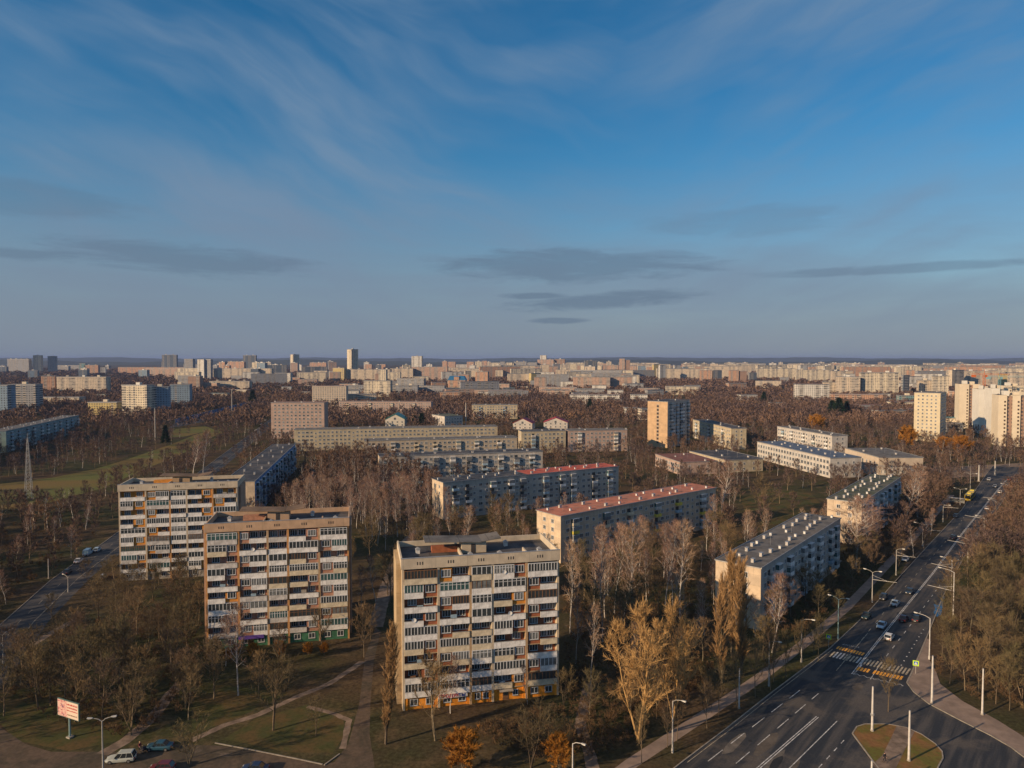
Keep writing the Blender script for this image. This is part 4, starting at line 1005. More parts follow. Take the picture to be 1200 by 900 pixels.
# ---- named buildings farther off   (u0, u1, v_top, v_base, wall, yaw, label, extra)
FB = [
 (139, 171, 452, 487, 'cream', -10, 'cream eight storey building joined to a blue one beyond the meadow woods'),
 (171, 197, 454, 486, 'blue', 14, 'shaded blue grey building joined to the cream one beyond the meadow woods'),
 (197, 222, 451, 478, 'blue', 10, 'shaded blue grey slab behind the joined cream and blue buildings'),
 (102, 136, 472, 486, 'yellow', 0, 'low yellow building with shaded bays left of the cream eight storey one'),
 (41, 92, 466, 475, 'cream', 0, 'low flat cream building in front of the banded office'),
 (47, 64, 441, 462, 'salmon', 8, 'short tan tower left of the banded office'),
 (66, 124, 442, 462, 'beige', 0, 'long office block with horizontal white bands'),
 (-30, 8, 452, 488, 'blue', 4, 'blue grey hospital wing with fins at the left edge'),
 (8, 41, 451, 484, 'grey', 4, 'blue grey building with dark window rows next to the finned wing'),
 (5, 31, 421, 437, 'grey', -10, 'pale group of towers at the far left skyline'),
 (33, 50, 416.5, 437, 'cream', 30, 'tall tower with lit left side at the far left skyline'),
 (50, 67, 417.5, 437, 'grey', 30, 'tall grey tower touching the lit tower at the far left'),
 (93, 100, 426, 440, 'teal', 0, 'small teal tower on the far left skyline'),
 (99, 115, 428, 440, 'salmon', 0, 'small pinkish block right of the teal tower'),
 (135, 217, 430.5, 439, 'salmon', -4, 'very long low salmon row on the skyline beyond the cream building'),
 (190, 207, 416, 436, 'dark', 0, 'dark blue tower with domed top, left one of two alike'),
 (285, 300, 416.5, 436, 'dark', 0, 'dark blue tower with domed top, right one of two alike'),
 (215, 226, 421, 441, 'grey', -10, 'thin grey tower right of the left domed tower'),
 (230, 239, 421.5, 446, 'white', -20, 'pale white tower, left of two slim ones side by side'),
 (239.5, 247, 421.5, 446, 'grey', -20, 'pale grey tower, right of two slim ones side by side'),
 (245, 292, 447, 457, 'beige', 0, 'flat roofed hall with one pale window band'),
 (219, 234, 441, 458, 'brown', -8, 'small brick factory block left of the flat hall'),
 (265, 285, 424, 437, 'salmon', -14, 'stepped salmon block left of the right domed tower'),
 (247, 316, 432, 446, 'beige', -6, 'wide beige slab in front of the right domed tower'),
 (338, 351, 415.5, 437, 'cream', 38, 'tower with lit left side and grey right side over the middle skyline'),
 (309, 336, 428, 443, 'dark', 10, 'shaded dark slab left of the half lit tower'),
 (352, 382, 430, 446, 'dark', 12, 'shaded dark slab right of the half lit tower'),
 (362, 382, 425, 436, 'salmon', -10, 'salmon block above the shaded dark slab'),
 (405, 420, 409.5, 444, 'cream', 42, 'tallest slender tower on the skyline with one lit side'),
 (389, 404, 431.5, 448, 'yellow', -14, 'warm yellow block below the tallest tower'),
 (404, 457, 433, 448, 'beige', -5, 'long beige slab right of the warm yellow block'),
 (443, 453, 433.5, 452, 'cream', -16, 'narrow cream tower in front of the long beige slab'),
 (457, 484, 432, 446, 'beige', -5, 'beige slab with pale roof left of the grey white tower'),
 (427, 436, 427, 436, 'salmon', -10, 'small orange topped block, left of two alike on the middle skyline'),
 (445, 452, 427, 436, 'salmon', -10, 'small orange topped block, right of two alike on the middle skyline'),
 (482, 495, 417.5, 439, 'white', -10, 'grey white tower with roof mast on the middle skyline'),
 (406, 489, 452, 463, 'grey', -2, 'long grey white slab behind the beige nine storey building'),
 (503, 588, 431, 438, 'beige', -3, 'very long low beige row on the middle skyline'),
 (524, 534, 424, 435, 'salmon', -10, 'small pink tower, first of three standing over the long beige row'),
 (547, 556, 424, 435, 'salmon', -10, 'small pink tower, second of three standing over the long beige row'),
 (565, 571, 423, 435, 'salmon', -10, 'small pink tower, third of three standing over the long beige row'),
 (544, 552, 435, 449, 'cream', 20, 'narrow cream tower right of the blue roofed building'),
 (557, 573, 436, 455, 'salmon', -12, 'rust and cream block right of the blue roofed building'),
 (560, 575, 450, 458, 'yellow', -8, 'low yellow block below the rust and cream one'),
 (586, 592, 424, 438, 'grey', -10, 'slim grey tower left of the grey towers row'),
 (593, 601, 425, 439, 'cream', -12, 'narrow tower with warm front at the start of the middle right skyline'),
 (602, 618, 424, 439, 'grey', -12, 'grey block with many windows, first left of the stepped pink towers'),
 (619, 630, 425, 438, 'grey', -12, 'grey block touching the stepped pink towers'),
 (630, 650, 421.5, 438, 'pink', -14, 'wide pink block under the tallest pale top'),
 (633, 641, 416.5, 437, 'white', -14, 'tallest pale tower standing over the pink block'),
 (650, 663, 421, 438, 'brown', -14, 'brown striped tower right of the pink block'),
 (620, 634, 437.5, 452, 'yellow', 24, 'olive striped nine storey block in front of the pink towers'),
 (664, 685, 425, 434, 'cream', -6, 'long cream row between the brown tower and the dark office tower'),
 (685, 700, 423, 443, 'dark', 6, 'dark glass office tower'),
 (699, 714, 435, 444, 'dark', 0, 'low dark podium beside the glass office tower'),
 (700, 713, 426, 437, 'salmon', -14, 'pink stepped block right of the dark office tower'),
 (713, 726, 428, 443, 'pink', -14, 'pink apartment block, first in the pink cluster'),
 (726, 733, 420.5, 442, 'pink', -14, 'pink tower with pale side, left of the twin pink towers'),
 (733, 739, 422, 442, 'brown', -14, 'brown pink tower, right of the twin pink towers'),
 (739, 747, 429, 443, 'pink', -14, 'lower pink block at the right end of the pink cluster'),
 (748, 757, 429, 443, 'blue', -5, 'bluish tower, first of the alternating white and blue ones'),
 (765, 772, 427, 443, 'yellow', 20, 'tower with yellow lit edge among the alternating ones'),
 (772, 780, 428, 447, 'white', 20, 'white tower nearest among the alternating ones'),
 (782, 786, 427, 443, 'cream', -5, 'very narrow cream tower among the alternating ones'),
 (789, 797, 428, 443, 'white', 20, 'white tower, last one of the alternating towers'),
 (800, 806, 430, 444, 'blue', 10, 'bluish narrow block right of the alternating towers'),
 (821, 836, 434, 448, 'salmon', -10, 'warm block right of the shaded block at the wood edge'),
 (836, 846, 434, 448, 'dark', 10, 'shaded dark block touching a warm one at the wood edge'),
 (855, 867, 434, 450, 'salmon', -8, 'warm salmon tower left of a dark shaded block'),
 (867, 876, 435, 450, 'brown', -8, 'brown block attached to the warm salmon tower'),
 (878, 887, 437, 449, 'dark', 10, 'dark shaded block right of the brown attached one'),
 (889, 934, 432, 446, 'cream', -5, 'long cream slab, left of the pair with thin dark gaps'),
 (935, 975, 433.5, 447, 'cream', -5, 'long cream slab, right of the pair with thin dark gaps'),
 (976, 1001, 435, 450, 'beige', -5, 'beige slab behind the lower stepped block'),
 (967, 985, 448, 464, 'beige', -8, 'low beige stepped block left of the widest twelve storey slab'),
 (984, 1013, 442, 465, 'beige', -12, 'stepped beige block touching the widest twelve storey slab'),
 (1013, 1058, 437, 465, 'cream', -8, 'widest twelve storey cream slab above the low shops'),
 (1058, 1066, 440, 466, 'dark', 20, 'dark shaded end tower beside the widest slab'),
 (1064, 1074, 434, 454, 'salmon', -14, 'narrow warm tower right of the widest slab'),
 (1079, 1098, 446, 465, 'beige', -10, 'lower beige block left of the cream tower by the junction'),
 (1097, 1116, 441, 466, 'cream', -12, 'cream block with yellow top band behind the loggia tower'),
 (1075, 1112, 435, 447, 'grey', 5, 'long grey slab behind the lower beige block'),
 (1113, 1130, 434, 458, 'beige', 22, 'beige tower with a yellow roof edge behind the orange crane'),
 (1131, 1172, 435, 457, 'beige', -4, 'long beige slab directly behind the cranes'),
 (1172, 1188, 438, 456, 'yellow', -6, 'yellow topped slab right behind the blue crane'),
 (1188, 1215, 437, 460, 'beige', -6, 'beige slab at the far right edge of the skyline'),
 (1002, 1026, 465, 471, 'cream', 0, 'low cream shop, leftmost in the row of shops'),
 (1024, 1046, 462, 471, 'white', -5, 'white flat roofed shop in the middle of the shop row'),
 (1036, 1050, 468, 474, 'salmon', 0, 'small red shop in front of the white one'),
 (1056, 1076, 464, 475, 'teal', -5, 'mint green shop at the right end of the shop row'),
 (944, 962, 456, 464, 'cream', -5, 'low cream building at the wood edge left of the shops'),
 (1108, 1130, 497, 506, 'grey', 0, 'low grey block at the foot of the loggia tower'),
]
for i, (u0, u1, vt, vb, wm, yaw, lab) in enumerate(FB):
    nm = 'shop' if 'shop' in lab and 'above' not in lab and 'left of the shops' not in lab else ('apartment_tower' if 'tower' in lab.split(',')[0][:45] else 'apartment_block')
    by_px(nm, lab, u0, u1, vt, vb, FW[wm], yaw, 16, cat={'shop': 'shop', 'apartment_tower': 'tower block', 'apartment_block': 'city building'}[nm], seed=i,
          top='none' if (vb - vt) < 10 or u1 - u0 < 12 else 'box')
# orange building with a blue mansard roof
y = 69 * FPX / 40.5; x0, x1 = (525 - 600) / FPX * y, (545.5 - 600) / FPX * y
rt = box_building('apartment_block', 'orange brick building with a bright blue mansard roof', x0, y, R(-8), x1 - x0, 16, 25, FW['salmon'], 'city building', top='none')
mm = MB(); Lq = x1 - x0; mm.hexa([(-.8, -.8, 25.9), (Lq + .8, -.8, 25.9), (Lq + .8, 16.8, 25.9), (-.8, 16.8, 25.9), (3, 3, 34), (Lq - 3, 3, 34), (Lq - 3, 13, 34), (3, 13, 34)], BLUER); mm.box(Lq * .35, Lq * .65, -1, 4, 25.9, 32.5, FW['salmon'], top=BLUER); mm.build('mansard_roof', rt)

# unnamed mass of blocks along the skyline, each one still a building
SECT = [(-20, 130, 'beyond the banded office'), (130, 250, 'beyond the joined cream and blue buildings'), (250, 400, 'between the right domed and tallest towers'),
        (400, 500, 'around the tallest slender tower'), (500, 640, 'on the skyline beyond the blue roofed building'), (640, 760, 'on the skyline among the pink towers'),
        (760, 890, 'above the purple brown wood'), (890, 1060, 'behind the long cream slabs'), (1060, 1230, 'on the skyline behind the cranes')]
ON = ['first', 'second', 'third', 'fourth', 'fifth', 'sixth', 'seventh', 'eighth', 'ninth', 'tenth', 'eleventh', 'twelfth', 'thirteenth', 'fourteenth', 'fifteenth', 'sixteenth', 'seventeenth', 'eighteenth', 'nineteenth', 'twentieth'] + [f'{a}' for a in ('twenty-first', 'twenty-second', 'twenty-third', 'twenty-fourth', 'twenty-fifth', 'twenty-sixth', 'twenty-seventh', 'twenty-eighth', 'twenty-ninth', 'thirtieth')]
def ordinal(lst):
    by = {}
    for o, k in lst: by.setdefault(o['label'], []).append((k, o))
    for lb, q in by.items():
        if len(q) > 1:
            for i, (k, o) in enumerate(sorted(q, key=lambda z: z[0])): o['label'] = f"{lb}, {ON[min(i, 19)]} from left"
SKY_ = []; SPECS_ = []
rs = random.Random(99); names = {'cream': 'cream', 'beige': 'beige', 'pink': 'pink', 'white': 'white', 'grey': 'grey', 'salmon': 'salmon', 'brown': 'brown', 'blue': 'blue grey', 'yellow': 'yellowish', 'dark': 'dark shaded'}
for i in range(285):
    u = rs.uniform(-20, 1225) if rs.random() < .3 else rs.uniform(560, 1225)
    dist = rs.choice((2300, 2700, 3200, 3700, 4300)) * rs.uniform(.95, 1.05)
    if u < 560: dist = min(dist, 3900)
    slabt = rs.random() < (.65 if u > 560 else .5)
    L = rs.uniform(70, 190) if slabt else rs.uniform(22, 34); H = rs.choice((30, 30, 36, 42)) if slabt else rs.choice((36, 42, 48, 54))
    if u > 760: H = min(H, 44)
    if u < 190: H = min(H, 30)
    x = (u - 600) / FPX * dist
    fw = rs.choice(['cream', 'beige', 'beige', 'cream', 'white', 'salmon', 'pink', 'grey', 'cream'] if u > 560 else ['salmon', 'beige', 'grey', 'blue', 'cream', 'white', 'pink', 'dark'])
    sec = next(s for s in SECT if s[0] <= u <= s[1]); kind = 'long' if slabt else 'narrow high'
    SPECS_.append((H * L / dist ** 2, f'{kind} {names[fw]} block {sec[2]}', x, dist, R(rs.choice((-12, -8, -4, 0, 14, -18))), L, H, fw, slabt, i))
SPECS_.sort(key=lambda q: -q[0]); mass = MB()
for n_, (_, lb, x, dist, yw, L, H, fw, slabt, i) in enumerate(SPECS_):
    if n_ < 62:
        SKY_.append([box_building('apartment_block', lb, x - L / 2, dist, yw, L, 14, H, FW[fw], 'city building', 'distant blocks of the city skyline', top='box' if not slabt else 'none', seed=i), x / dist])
    else:                                                      # past the three hundred that show largest
        q = MB(); q.box(0, L, 0, 14, -1, H, FW[fw]); q.box(-.4, L + .4, -.4, 14.4, H, H + .9, METAL, top=ROOFG)
        if not slabt: q.box(L * .35, L * .6, 4, 9, H + .9, H + 3.8, BLANKW)
        mass.merge(q, (x - L / 2, dist, 0), yw)
o = mass.build('distant_city'); tag(o, 'smallest blocks of the distant city along the horizon', 'distant city', kind='stuff')
for i in range(135):
    u = rs.uniform(200, 1130); dist = rs.uniform(1050, 2200); x = (u - 600) / FPX * dist; v_ = PX(x, dist)[1]
    if any(inpoly(x, dist, q) for q in FOOT): continue
    if any(a < u < b for a, b in ((1060, 1230), (780, 830))) and dist < 1000: continue
    if 780 < u < 1060 and rs.random() < .75: continue
    if u < 400 and dist < 1500: continue
    big = rs.random() < .35; L = rs.uniform(22, 32) if rs.random() < .4 else rs.uniform(40, 85); H = rs.choice((15, 15, 16, 28)) if dist < 1500 else rs.choice((16, 28, 30))
    if 600 < u < 780 and dist < 1300: H = 14
    fw = rs.choice(['cream', 'beige', 'grey', 'white', 'pink', 'salmon', 'grey', 'white'])
    sec = 'between the beige dormitory and the skyline' if u < 430 else ('in the woods right of the blue roofed building' if 545 < u < 780 else ('in the woods before the blue roofed building' if u <= 545 else 'in the woods below the long cream slabs'))
    SKY_.append([box_building('apartment_block', f'{"high" if H > 20 else "low"} {names[fw]} block {sec}', x - L / 2, dist, R(rs.choice((-12, -8, -4, 4, 14))), L, 12, H, FW[fw], 'city building', 'blocks scattered through the middle distance', rs.choice((ROOFG, ROOFG, ROOFR, ROOFD)), 'none', seed=i), x / dist])
ordinal(SKY_)

# ================================================================== trees
BARK = mat('bark_brown', (.085, .062, .045), .95, .3, 3, rand=[(.11, .085, .06), (.17, .125, .08), (.14, .12, .08), (.22, .16, .10)])
BBARK = mat('bark_birch', (.52, .48, .44), .8, .35, 2.2)
TWIG = mat('twigs_brown', (.12, .08, .05), 1, .15, .5, rand=[(.12, .095, .055), (.18, .135, .078), (.13, .115, .060), (.24, .165, .085), (.16, .11, .08), (.10, .082, .05)], spec=.05)
TWIGB = mat('twigs_birch', (.17, .09, .07), 1, .15, .5, rand=[(.25, .15, .11), (.33, .20, .145), (.22, .14, .11), (.37, .25, .165)], spec=.05)
TWIGP = mat('twigs_poplar', (.22, .14, .065), 1, .15, .5, rand=[(.36, .225, .105), (.40, .25, .12)], spec=.05)
TWIGL = mat('twigs_light', (.46, .29, .125), 1, .15, .5, spec=.05)
TWIGW = mat('twigs_willow', (.42, .20, .035), 1, .2, .5, rand=[(.42, .20, .035), (.34, .15, .03)], spec=.05)
TWIGS = mat('twigs_shrub', (.10, .075, .045), 1, .2, .5, rand=[(.10, .075, .045), (.15, .09, .05)], spec=.05)
NEED = mat('needles', (.018, .038, .022), 1, .25, .4, spec=.1)

def tubes_arr(segs, sides):
    V, F = [], []
    for (a, b, r0, r1) in segs:
        d = b - a; L = np.linalg.norm(d)
        if L < 1e-6: continue
        d = d / L; e = np.cross(d, (0.3, .9, .2)); e /= np.linalg.norm(e); f = np.cross(d, e); o = len(V)
        for c, r in ((a, r0), (b, r1)):
            for i in range(sides):
                t = 2 * math.pi * i / sides; V.append(c + e * (r * math.cos(t)) + f * (r * math.sin(t)))
        for i in range(sides):
            j = (i + 1) % sides; F.append((o + i, o + j, o + sides + j)); F.append((o + i, o + sides + j, o + sides + i))
    return np.array(V, dtype=np.float32).reshape(-1, 3), np.array(F, dtype=np.int32).reshape(-1, 3)

def make_tree(seed, H, spread=.36, n1=22, n2=6, tw=26, twl=1.1, tww=.035, base=.22, up=.75, prof='round', r0=None, forks=1, sides=(6, 3), lean=.03, droop=0.0, jitter=.5, wob=.10, twr=.55):
    """returns trunk+limb tubes and the fine twigs of a bare tree as triangle arrays"""
    g_ = np.random.default_rng(seed); segs, TV = [], []
    r0 = r0 or H * .016
    leaders = []
    for k in range(forks):
        p = np.zeros(3); a = g_.uniform(0, 6.28); off = 0 if forks == 1 else .22
        pts = [p.copy()]; nseg = 9
        d = np.array([math.cos(a) * off * (k > 0 or forks > 2) + g_.normal(0, lean), math.sin(a) * off + g_.normal(0, lean), 1.0])
        hh = H * (.93 if k == 0 else g_.uniform(.75, .92))
        for i in range(nseg):
            d = d + np.array([g_.normal(0, .05), g_.normal(0, .05), 0]); 
            if i > 2: d[:2] *= .8
            q = pts[-1] + d / np.linalg.norm(d) * hh / nseg; pts.append(q)
        rr = [r0 * (1 - .93 * (i / nseg) ** .85) * (1 if k == 0 else .7) for i in range(nseg + 1)]
        for i in range(nseg): segs.append((pts[i], pts[i + 1], rr[i], rr[i + 1]))
        leaders.append((pts, rr))
    mains = []
    for bi in range(n1):
        pts, rr = leaders[bi % forks]; s = base + (1 - base) * (bi + .5) / n1 * .97
        f = s * (len(pts) - 1); i = min(int(f), len(pts) - 2); p = pts[i] + (pts[i + 1] - pts[i]) * (f - i)
        az = bi * 2.4 + g_.normal(0, .35); q = (s - base) / (1 - base)
        if prof == 'round': ln = H * spread * (math.sin(math.pi * (.22 + .74 * q)) ** .7)
        elif prof == 'cone': ln = H * spread * (1.05 - q) ** .8
        elif prof == 'vase': ln = H * spread * (.65 + .5 * q) * (1.12 - q * q)
        else: ln = H * spread * (.75 + .35 * math.sin(math.pi * min(1, q * 1.1)))
        ln *= g_.uniform(.75, 1.15)
        d = np.array([math.cos(az), math.sin(az), up * g_.uniform(.7, 1.3) + q * .5]); d /= np.linalg.norm(d)
        r = max(.02, rr[i] * .45); L = [p]; ns = 4
        for j in range(ns):
            d = d + g_.normal(0, wob, 3) + np.array([0, 0, .10 - droop]); d /= np.linalg.norm(d); L.append(L[-1] + d * ln / ns)
        for j in range(ns): segs.append((L[j], L[j + 1], r * (1 - j / ns * .8), r * (1 - (j + 1) / ns * .8)))
        mains.append((L, ln))
        for j in range(n2):
            s2 = .25 + .75 * (j + .5) / n2; f2 = s2 * ns; i2 = min(int(f2), ns - 1); pp = L[i2] + (L[i2 + 1] - L[i2]) * (f2 - i2)
            dd = (L[i2 + 1] - L[i2]); dd = dd / np.linalg.norm(dd) + g_.normal(0, jitter, 3) + np.array([0, 0, .2 - droop]); dd /= np.linalg.norm(dd)
            l2 = ln * .42 * g_.uniform(.6, 1.1) + .25; e2 = pp + dd * l2; segs.append((pp, e2, r * .3 + .008, .010))
            TV.append((pp, e2, dd, l2))
        TV.append((L[-2], L[-1], d, ln * .3))
    # twigs
    n = len(TV) * tw
    A = np.array([t[0] for t in TV]); B = np.array([t[1] for t in TV]); D = np.array([t[2] for t in TV])
    ix = np.repeat(np.arange(len(TV)), tw); s = g_.uniform(.1, 1.05, n)[:, None]
    b = A[ix] + (B[ix] - A[ix]) * s
    d = D[ix] + g_.normal(0, twr, (n, 3)) + np.array([0, 0, .25 - 1.3 * droop]); d /= np.linalg.norm(d, axis=1)[:, None]
    l = twl * g_.uniform(.5, 1.3, n)[:, None]
    w = np.cross(d, g_.normal(0, 1, (n, 3))); w /= np.linalg.norm(w, axis=1)[:, None] + 1e-6
    w *= tww * g_.uniform(.7, 1.4, n)[:, None]
    V = np.stack([b - w, b + w, b + d * l], axis=1).reshape(-1, 3).astype(np.float32)
    F = np.arange(3 * n, dtype=np.int32).reshape(-1, 3)
    tv, tf = tubes_arr(segs, sides[1])
    return (tv, tf), (V, F)

def tri_mesh(name, V, F, mats, mi=None):
    me = bpy.data.meshes.new(name); me.vertices.add(len(V)); me.vertices.foreach_set('co', V.ravel())
    me.loops.add(len(F) * 3); me.loops.foreach_set('vertex_index', F.ravel())
    me.polygons.add(len(F)); me.polygons.foreach_set('loop_start', np.arange(0, len(F) * 3, 3, dtype=np.int32))
    try: me.polygons.foreach_set('loop_total', np.full(len(F), 3, dtype=np.int32))
    except Exception: pass
    for m in mats: me.materials.append(m)
    if mi is not None: me.polygons.foreach_set('material_index', mi.astype(np.int32))
    me.update(calc_edges=True); me.validate(); return me

SPEC = {
 'bare': (dict(H=12, spread=.33, n1=22, n2=6, tw=12, twl=.95, tww=.024, base=.26, up=.8), BARK, TWIG, 6),
 'wide': (dict(H=11, spread=.42, n1=19, n2=7, tw=11, twl=1.0, tww=.024, base=.22, up=.9, prof='vase', forks=3), BARK, TWIG, 3),
 'birch': (dict(H=17, spread=.19, n1=26, n2=5, tw=11, twl=.95, tww=.020, base=.30, up=1.5, prof='round', r0=.17, droop=.04), BBARK, TWIGB, 5),
 'poplar': (dict(H=19, spread=.17, n1=64, n2=6, tw=17, twl=1.0, tww=.028, base=.06, up=4.2, prof='col', r0=.3, jitter=.2, wob=.05, twr=.26), BARK, TWIGP, 2),
 'light': (dict(H=21, spread=.34, n1=38, n2=7, tw=24, twl=1.1, tww=.030, base=.18, up=1.5, prof='vase', forks=3, r0=.34), TWIGL, TWIGL, 2),
 'willow': (dict(H=9, spread=.46, n1=26, n2=8, tw=40, twl=1.0, tww=.05, base=.12, up=.6, prof='round', forks=2), BARK, TWIGW, 2),
 'shrub': (dict(H=3.2, spread=.5, n1=16, n2=5, tw=22, twl=.6, tww=.025, base=.04, up=1.0, prof='round', forks=3, r0=.05), TWIGS, TWIGS, 2),
}
PROTO = {}
for k, (kw, bm_, tm_, nv) in SPEC.items():
    PROTO[k] = []
    for i in range(nv):
        (tv, tf), (cv, cf) = make_tree(100 + i * 7 + len(k) * 31, **kw)
        PROTO[k].append((tri_mesh('trunk', tv, tf, [bm_]), tri_mesh('crown', cv, cf, [tm_]), kw['H']))
# conifer
def conifer(seed):
    g_ = np.random.default_rng(seed); n = 2600; h = g_.uniform(.08, 1, n) ** .8; a = g_.uniform(0, 6.28, n); r = (1.03 - h) * .27 * g_.uniform(.35, 1.0, n) * (1 + .25 * np.sin(h * 46))
    b = np.stack([r * np.cos(a), r * np.sin(a), h], 1) * 12.0
    d = np.stack([np.cos(a), np.sin(a), g_.normal(-.25, .3, n)], 1) + g_.normal(0, .3, (n, 3)); l = g_.uniform(.5, 1.1, n)[:, None]
    w = np.cross(d, g_.normal(0, 1, (n, 3))); w /= np.linalg.norm(w, axis=1)[:, None]; w *= .13
    V = np.stack([b - w, b + w, b + d * l], 1).reshape(-1, 3).astype(np.float32)
    return V, np.arange(3 * n, dtype=np.int32).reshape(-1, 3)
tv, tf = tubes_arr([(np.array([0, 0, 0.]), np.array([0, 0, 11.5]), .2, .03)], 6)
PROTO['pine'] = [(tri_mesh('trunk', tv, tf, [BARK]), tri_mesh('crown', *conifer(i), [NEED]), 12.0) for i in (1, 2)]
KN = {'bare': ('bare_tree', 'tree'), 'wide': ('bare_tree', 'tree'), 'birch': ('birch_tree', 'birch'), 'poplar': ('poplar_tree', 'poplar'), 'light': ('bare_tree', 'tree'), 'willow': ('willow_tree', 'willow'), 'shrub': ('shrub', 'shrub'), 'pine': ('conifer_tree', 'conifer')}
def add_tree(kind, x, y, H, label, group=None, var=None, rz=None, wid=1.0):
    tr_, cr_, h0 = PROTO[kind][(var if var is not None else rnd.randrange(99)) % len(PROTO[kind])]
    r = empty(KN[kind][0], (x, y, 0), rnd.uniform(0, 6.28) if rz is None else rz, label, KN[kind][1], group)
    s = H / h0; r.scale = (s * wid, s * wid, s)
    link('trunk', tr_, r); link('crown', cr_, r); return r

def blocked(x, y, m=0.0):
    for q in FOOT:
        if inpoly(x, y, q): return True
    for q in [AVPOLY, STREET, YPOLY, AVW] + CLEAR:
        if inpoly(x, y, q): return True
    return False

# trees that can be pointed at, by the foot of their trunk in the photograph
SINGLES = [
 ('birch', 279, 815, 108, 'tall white trunked birch on the lawn in front of the green ground floor', 1.15),
 ('wide', 320, 856, 95, 'dark bare tree on the lawn at the right of the white trunked birch', .9),
 ('wide', 221, 898, 58, 'low spreading bare tree beside the yard road, next to the red car', 1.35),
 ('light', 748, 868, 165, 'big pale golden bare tree, left one of the sunlit pair between tower and avenue', 1.0),
 ('light', 788, 845, 145, 'golden bare tree, right one of the sunlit pair between tower and avenue', .8),
 ('poplar', 452, 872, 135, 'columnar poplar beside the left end wall of the nearest tower', .95),
 ('poplar', 846, 800, 125, 'columnar poplar, left one of the group by the grey roofed block', 1.15),
 ('poplar', 868, 792, 132, 'columnar poplar, right one of the group by the grey roofed block', 1.1),
 ('poplar', 857, 770, 120, 'columnar poplar between and behind the two near the grey roofed block', 1.1),
 ('birch', 905, 765, 100, 'silvery birch leaning against the side of the grey roofed block', 1.1),
 ('wide', 592, 640, 62, 'round bushy orange brown tree in front of the half red roofed block', 1.15),
 ('birch', 706, 752, 140, 'tallest white birch right of the nearest tower, thin pale trunk', .8),
 ('birch', 741, 732, 122, 'birch with reddish twigs in front of the salmon roofed block', 1.0),
 ('birch', 797, 720, 112, 'forked birch at the right end of the grove before the salmon roof', 1.1),
 ('birch', 720, 720, 108, 'straight birch left of the reddish twigged one before the salmon roof', .9),
 ('birch', 668, 742, 110, 'birch standing close to the right edge of the nearest tower', .9),
 ('birch', 780, 715, 105, 'birch inside the grove before the salmon roof, second from its right end', 1.0),
 ('birch', 845, 610, 72, 'reddish birch at the far corner of the salmon roofed block', 1.3),
 ('wide', 897, 606, 50, 'round bare tree standing alone on the green clearing', 1.1),
 ('birch', 1003, 668, 88, 'large reddish birch between the grey roofed and mossy roofed blocks', 2.0),
 ('birch', 1018, 655, 78, 'second large reddish birch touching the one between the two avenue blocks', 1.8),
 ('birch', 1062, 612, 68, 'pinkish birch at the far end of the mossy roofed block', 1.6),
 ('birch', 1075, 606, 55, 'smaller pinkish birch right of the one at the mossy roofed block', 1.6),
 ('bare', 1041, 834, 60, 'small bare tree on the traffic island', .8),
 ('birch', 238, 558, 55, 'pale birch clump on the meadow edge above the leftmost balcony block', 1.2),
 ('birch', 226, 560, 50, 'lower birch left of the pale birch clump on the meadow edge', 1.2),
 ('willow', 1126, 535, 22, 'orange willow by the far junction, largest of the orange trees', 1.3),
 ('willow', 1105, 532, 18, 'orange willow left of the largest one by the far junction', 1.2),
 ('willow', 1064, 527, 25, 'orange willow in front of the loggia tower', 1.0),
 ('willow', 957, 506, 18, 'orange willow behind the pale slab and the white school', 1.2),
 ('willow', 543, 905, 46, 'bright orange shrubby willow in front of the shop floor, near the bottom', 1.25),
 ('willow', 655, 905, 40, 'bright orange shrubby willow left of the bottom street lamp', 1.0),
 ('wide', 622, 900, 78, 'greyish bare tree between the two orange willows', 1.05),
 ('wide', 510, 868, 100, 'dark forked tree close before the orange ground floor', .8),
 ('pine', 983, 490, 24, 'broad dark conifer in the wood left of the loggia tower', 1.5),
 ('pine', 975, 489, 20, 'conifer left of the broad dark one', 1.4),
 ('pine', 992, 489, 19, 'conifer right of the broad dark one', 1.4),
 ('pine', 895, 473, 14, 'dark conifer in the purple wood above the pale slab', 1.3),
 ('pine', 691, 482, 15, 'lone dark conifer behind the pinkish block', 1.2),
 ('pine', 494, 500, 16, 'dark conifer between the green roofed house and small white block', 1.6),
 ('pine', 486, 500, 13, 'dark conifer touching the right side of the green roofed house', 1.6),
 ('pine', 194, 522, 24, 'dark narrow conifer at the end of the meadow', 1.0),
 ('pine', 296, 477, 20, 'dark conifer left of the far beige building', 1.2),
]
TREES = []
for k, u, v, hpx, lab, wid in SINGLES:
    p = P(u, v); H = hpx / (v - 420) * CAM_H
    add_tree(k, p.x, p.y, H, lab, wid=wid); TREES.append((p.x, p.y))
rt_ = random.Random(5)
ORD = ['leftmost', 'second from the left', 'third from the left', 'fourth from the left', 'fifth from the left', 'sixth from the left', 'seventh from the left', 'eighth from the left', 'ninth from the left', 'tenth from the left', 'eleventh from the left', 'twelfth from the left']
def row(kind, a, b, n, hpx, what, where, grp, jit=.25, wid=1.0):
    A, B = P(*a), P(*b)
    pts = []
    for i in range(n):
        p = A.lerp(B, (i + .5 + rt_.uniform(-jit, jit)) / n); pts.append((p.x + rt_.uniform(-.6, .6), p.y + rt_.uniform(-.6, .6)))
    pts.sort(key=lambda q: q[0] / q[1])
    for i, (x, y) in enumerate(pts):
        H = hpx / (PX(x, y)[1] - 420) * CAM_H * rt_.uniform(.85, 1.12)
        add_tree(kind, x, y, H, f'{what} {where}, {ORD[i]}', grp, wid=wid); TREES.append((x, y))
row('bare', (735, 905), (960, 772), 11, 60, 'slim young tree', 'in the verge row along the left avenue kerb', 'young trees along the avenue kerb', wid=.6)
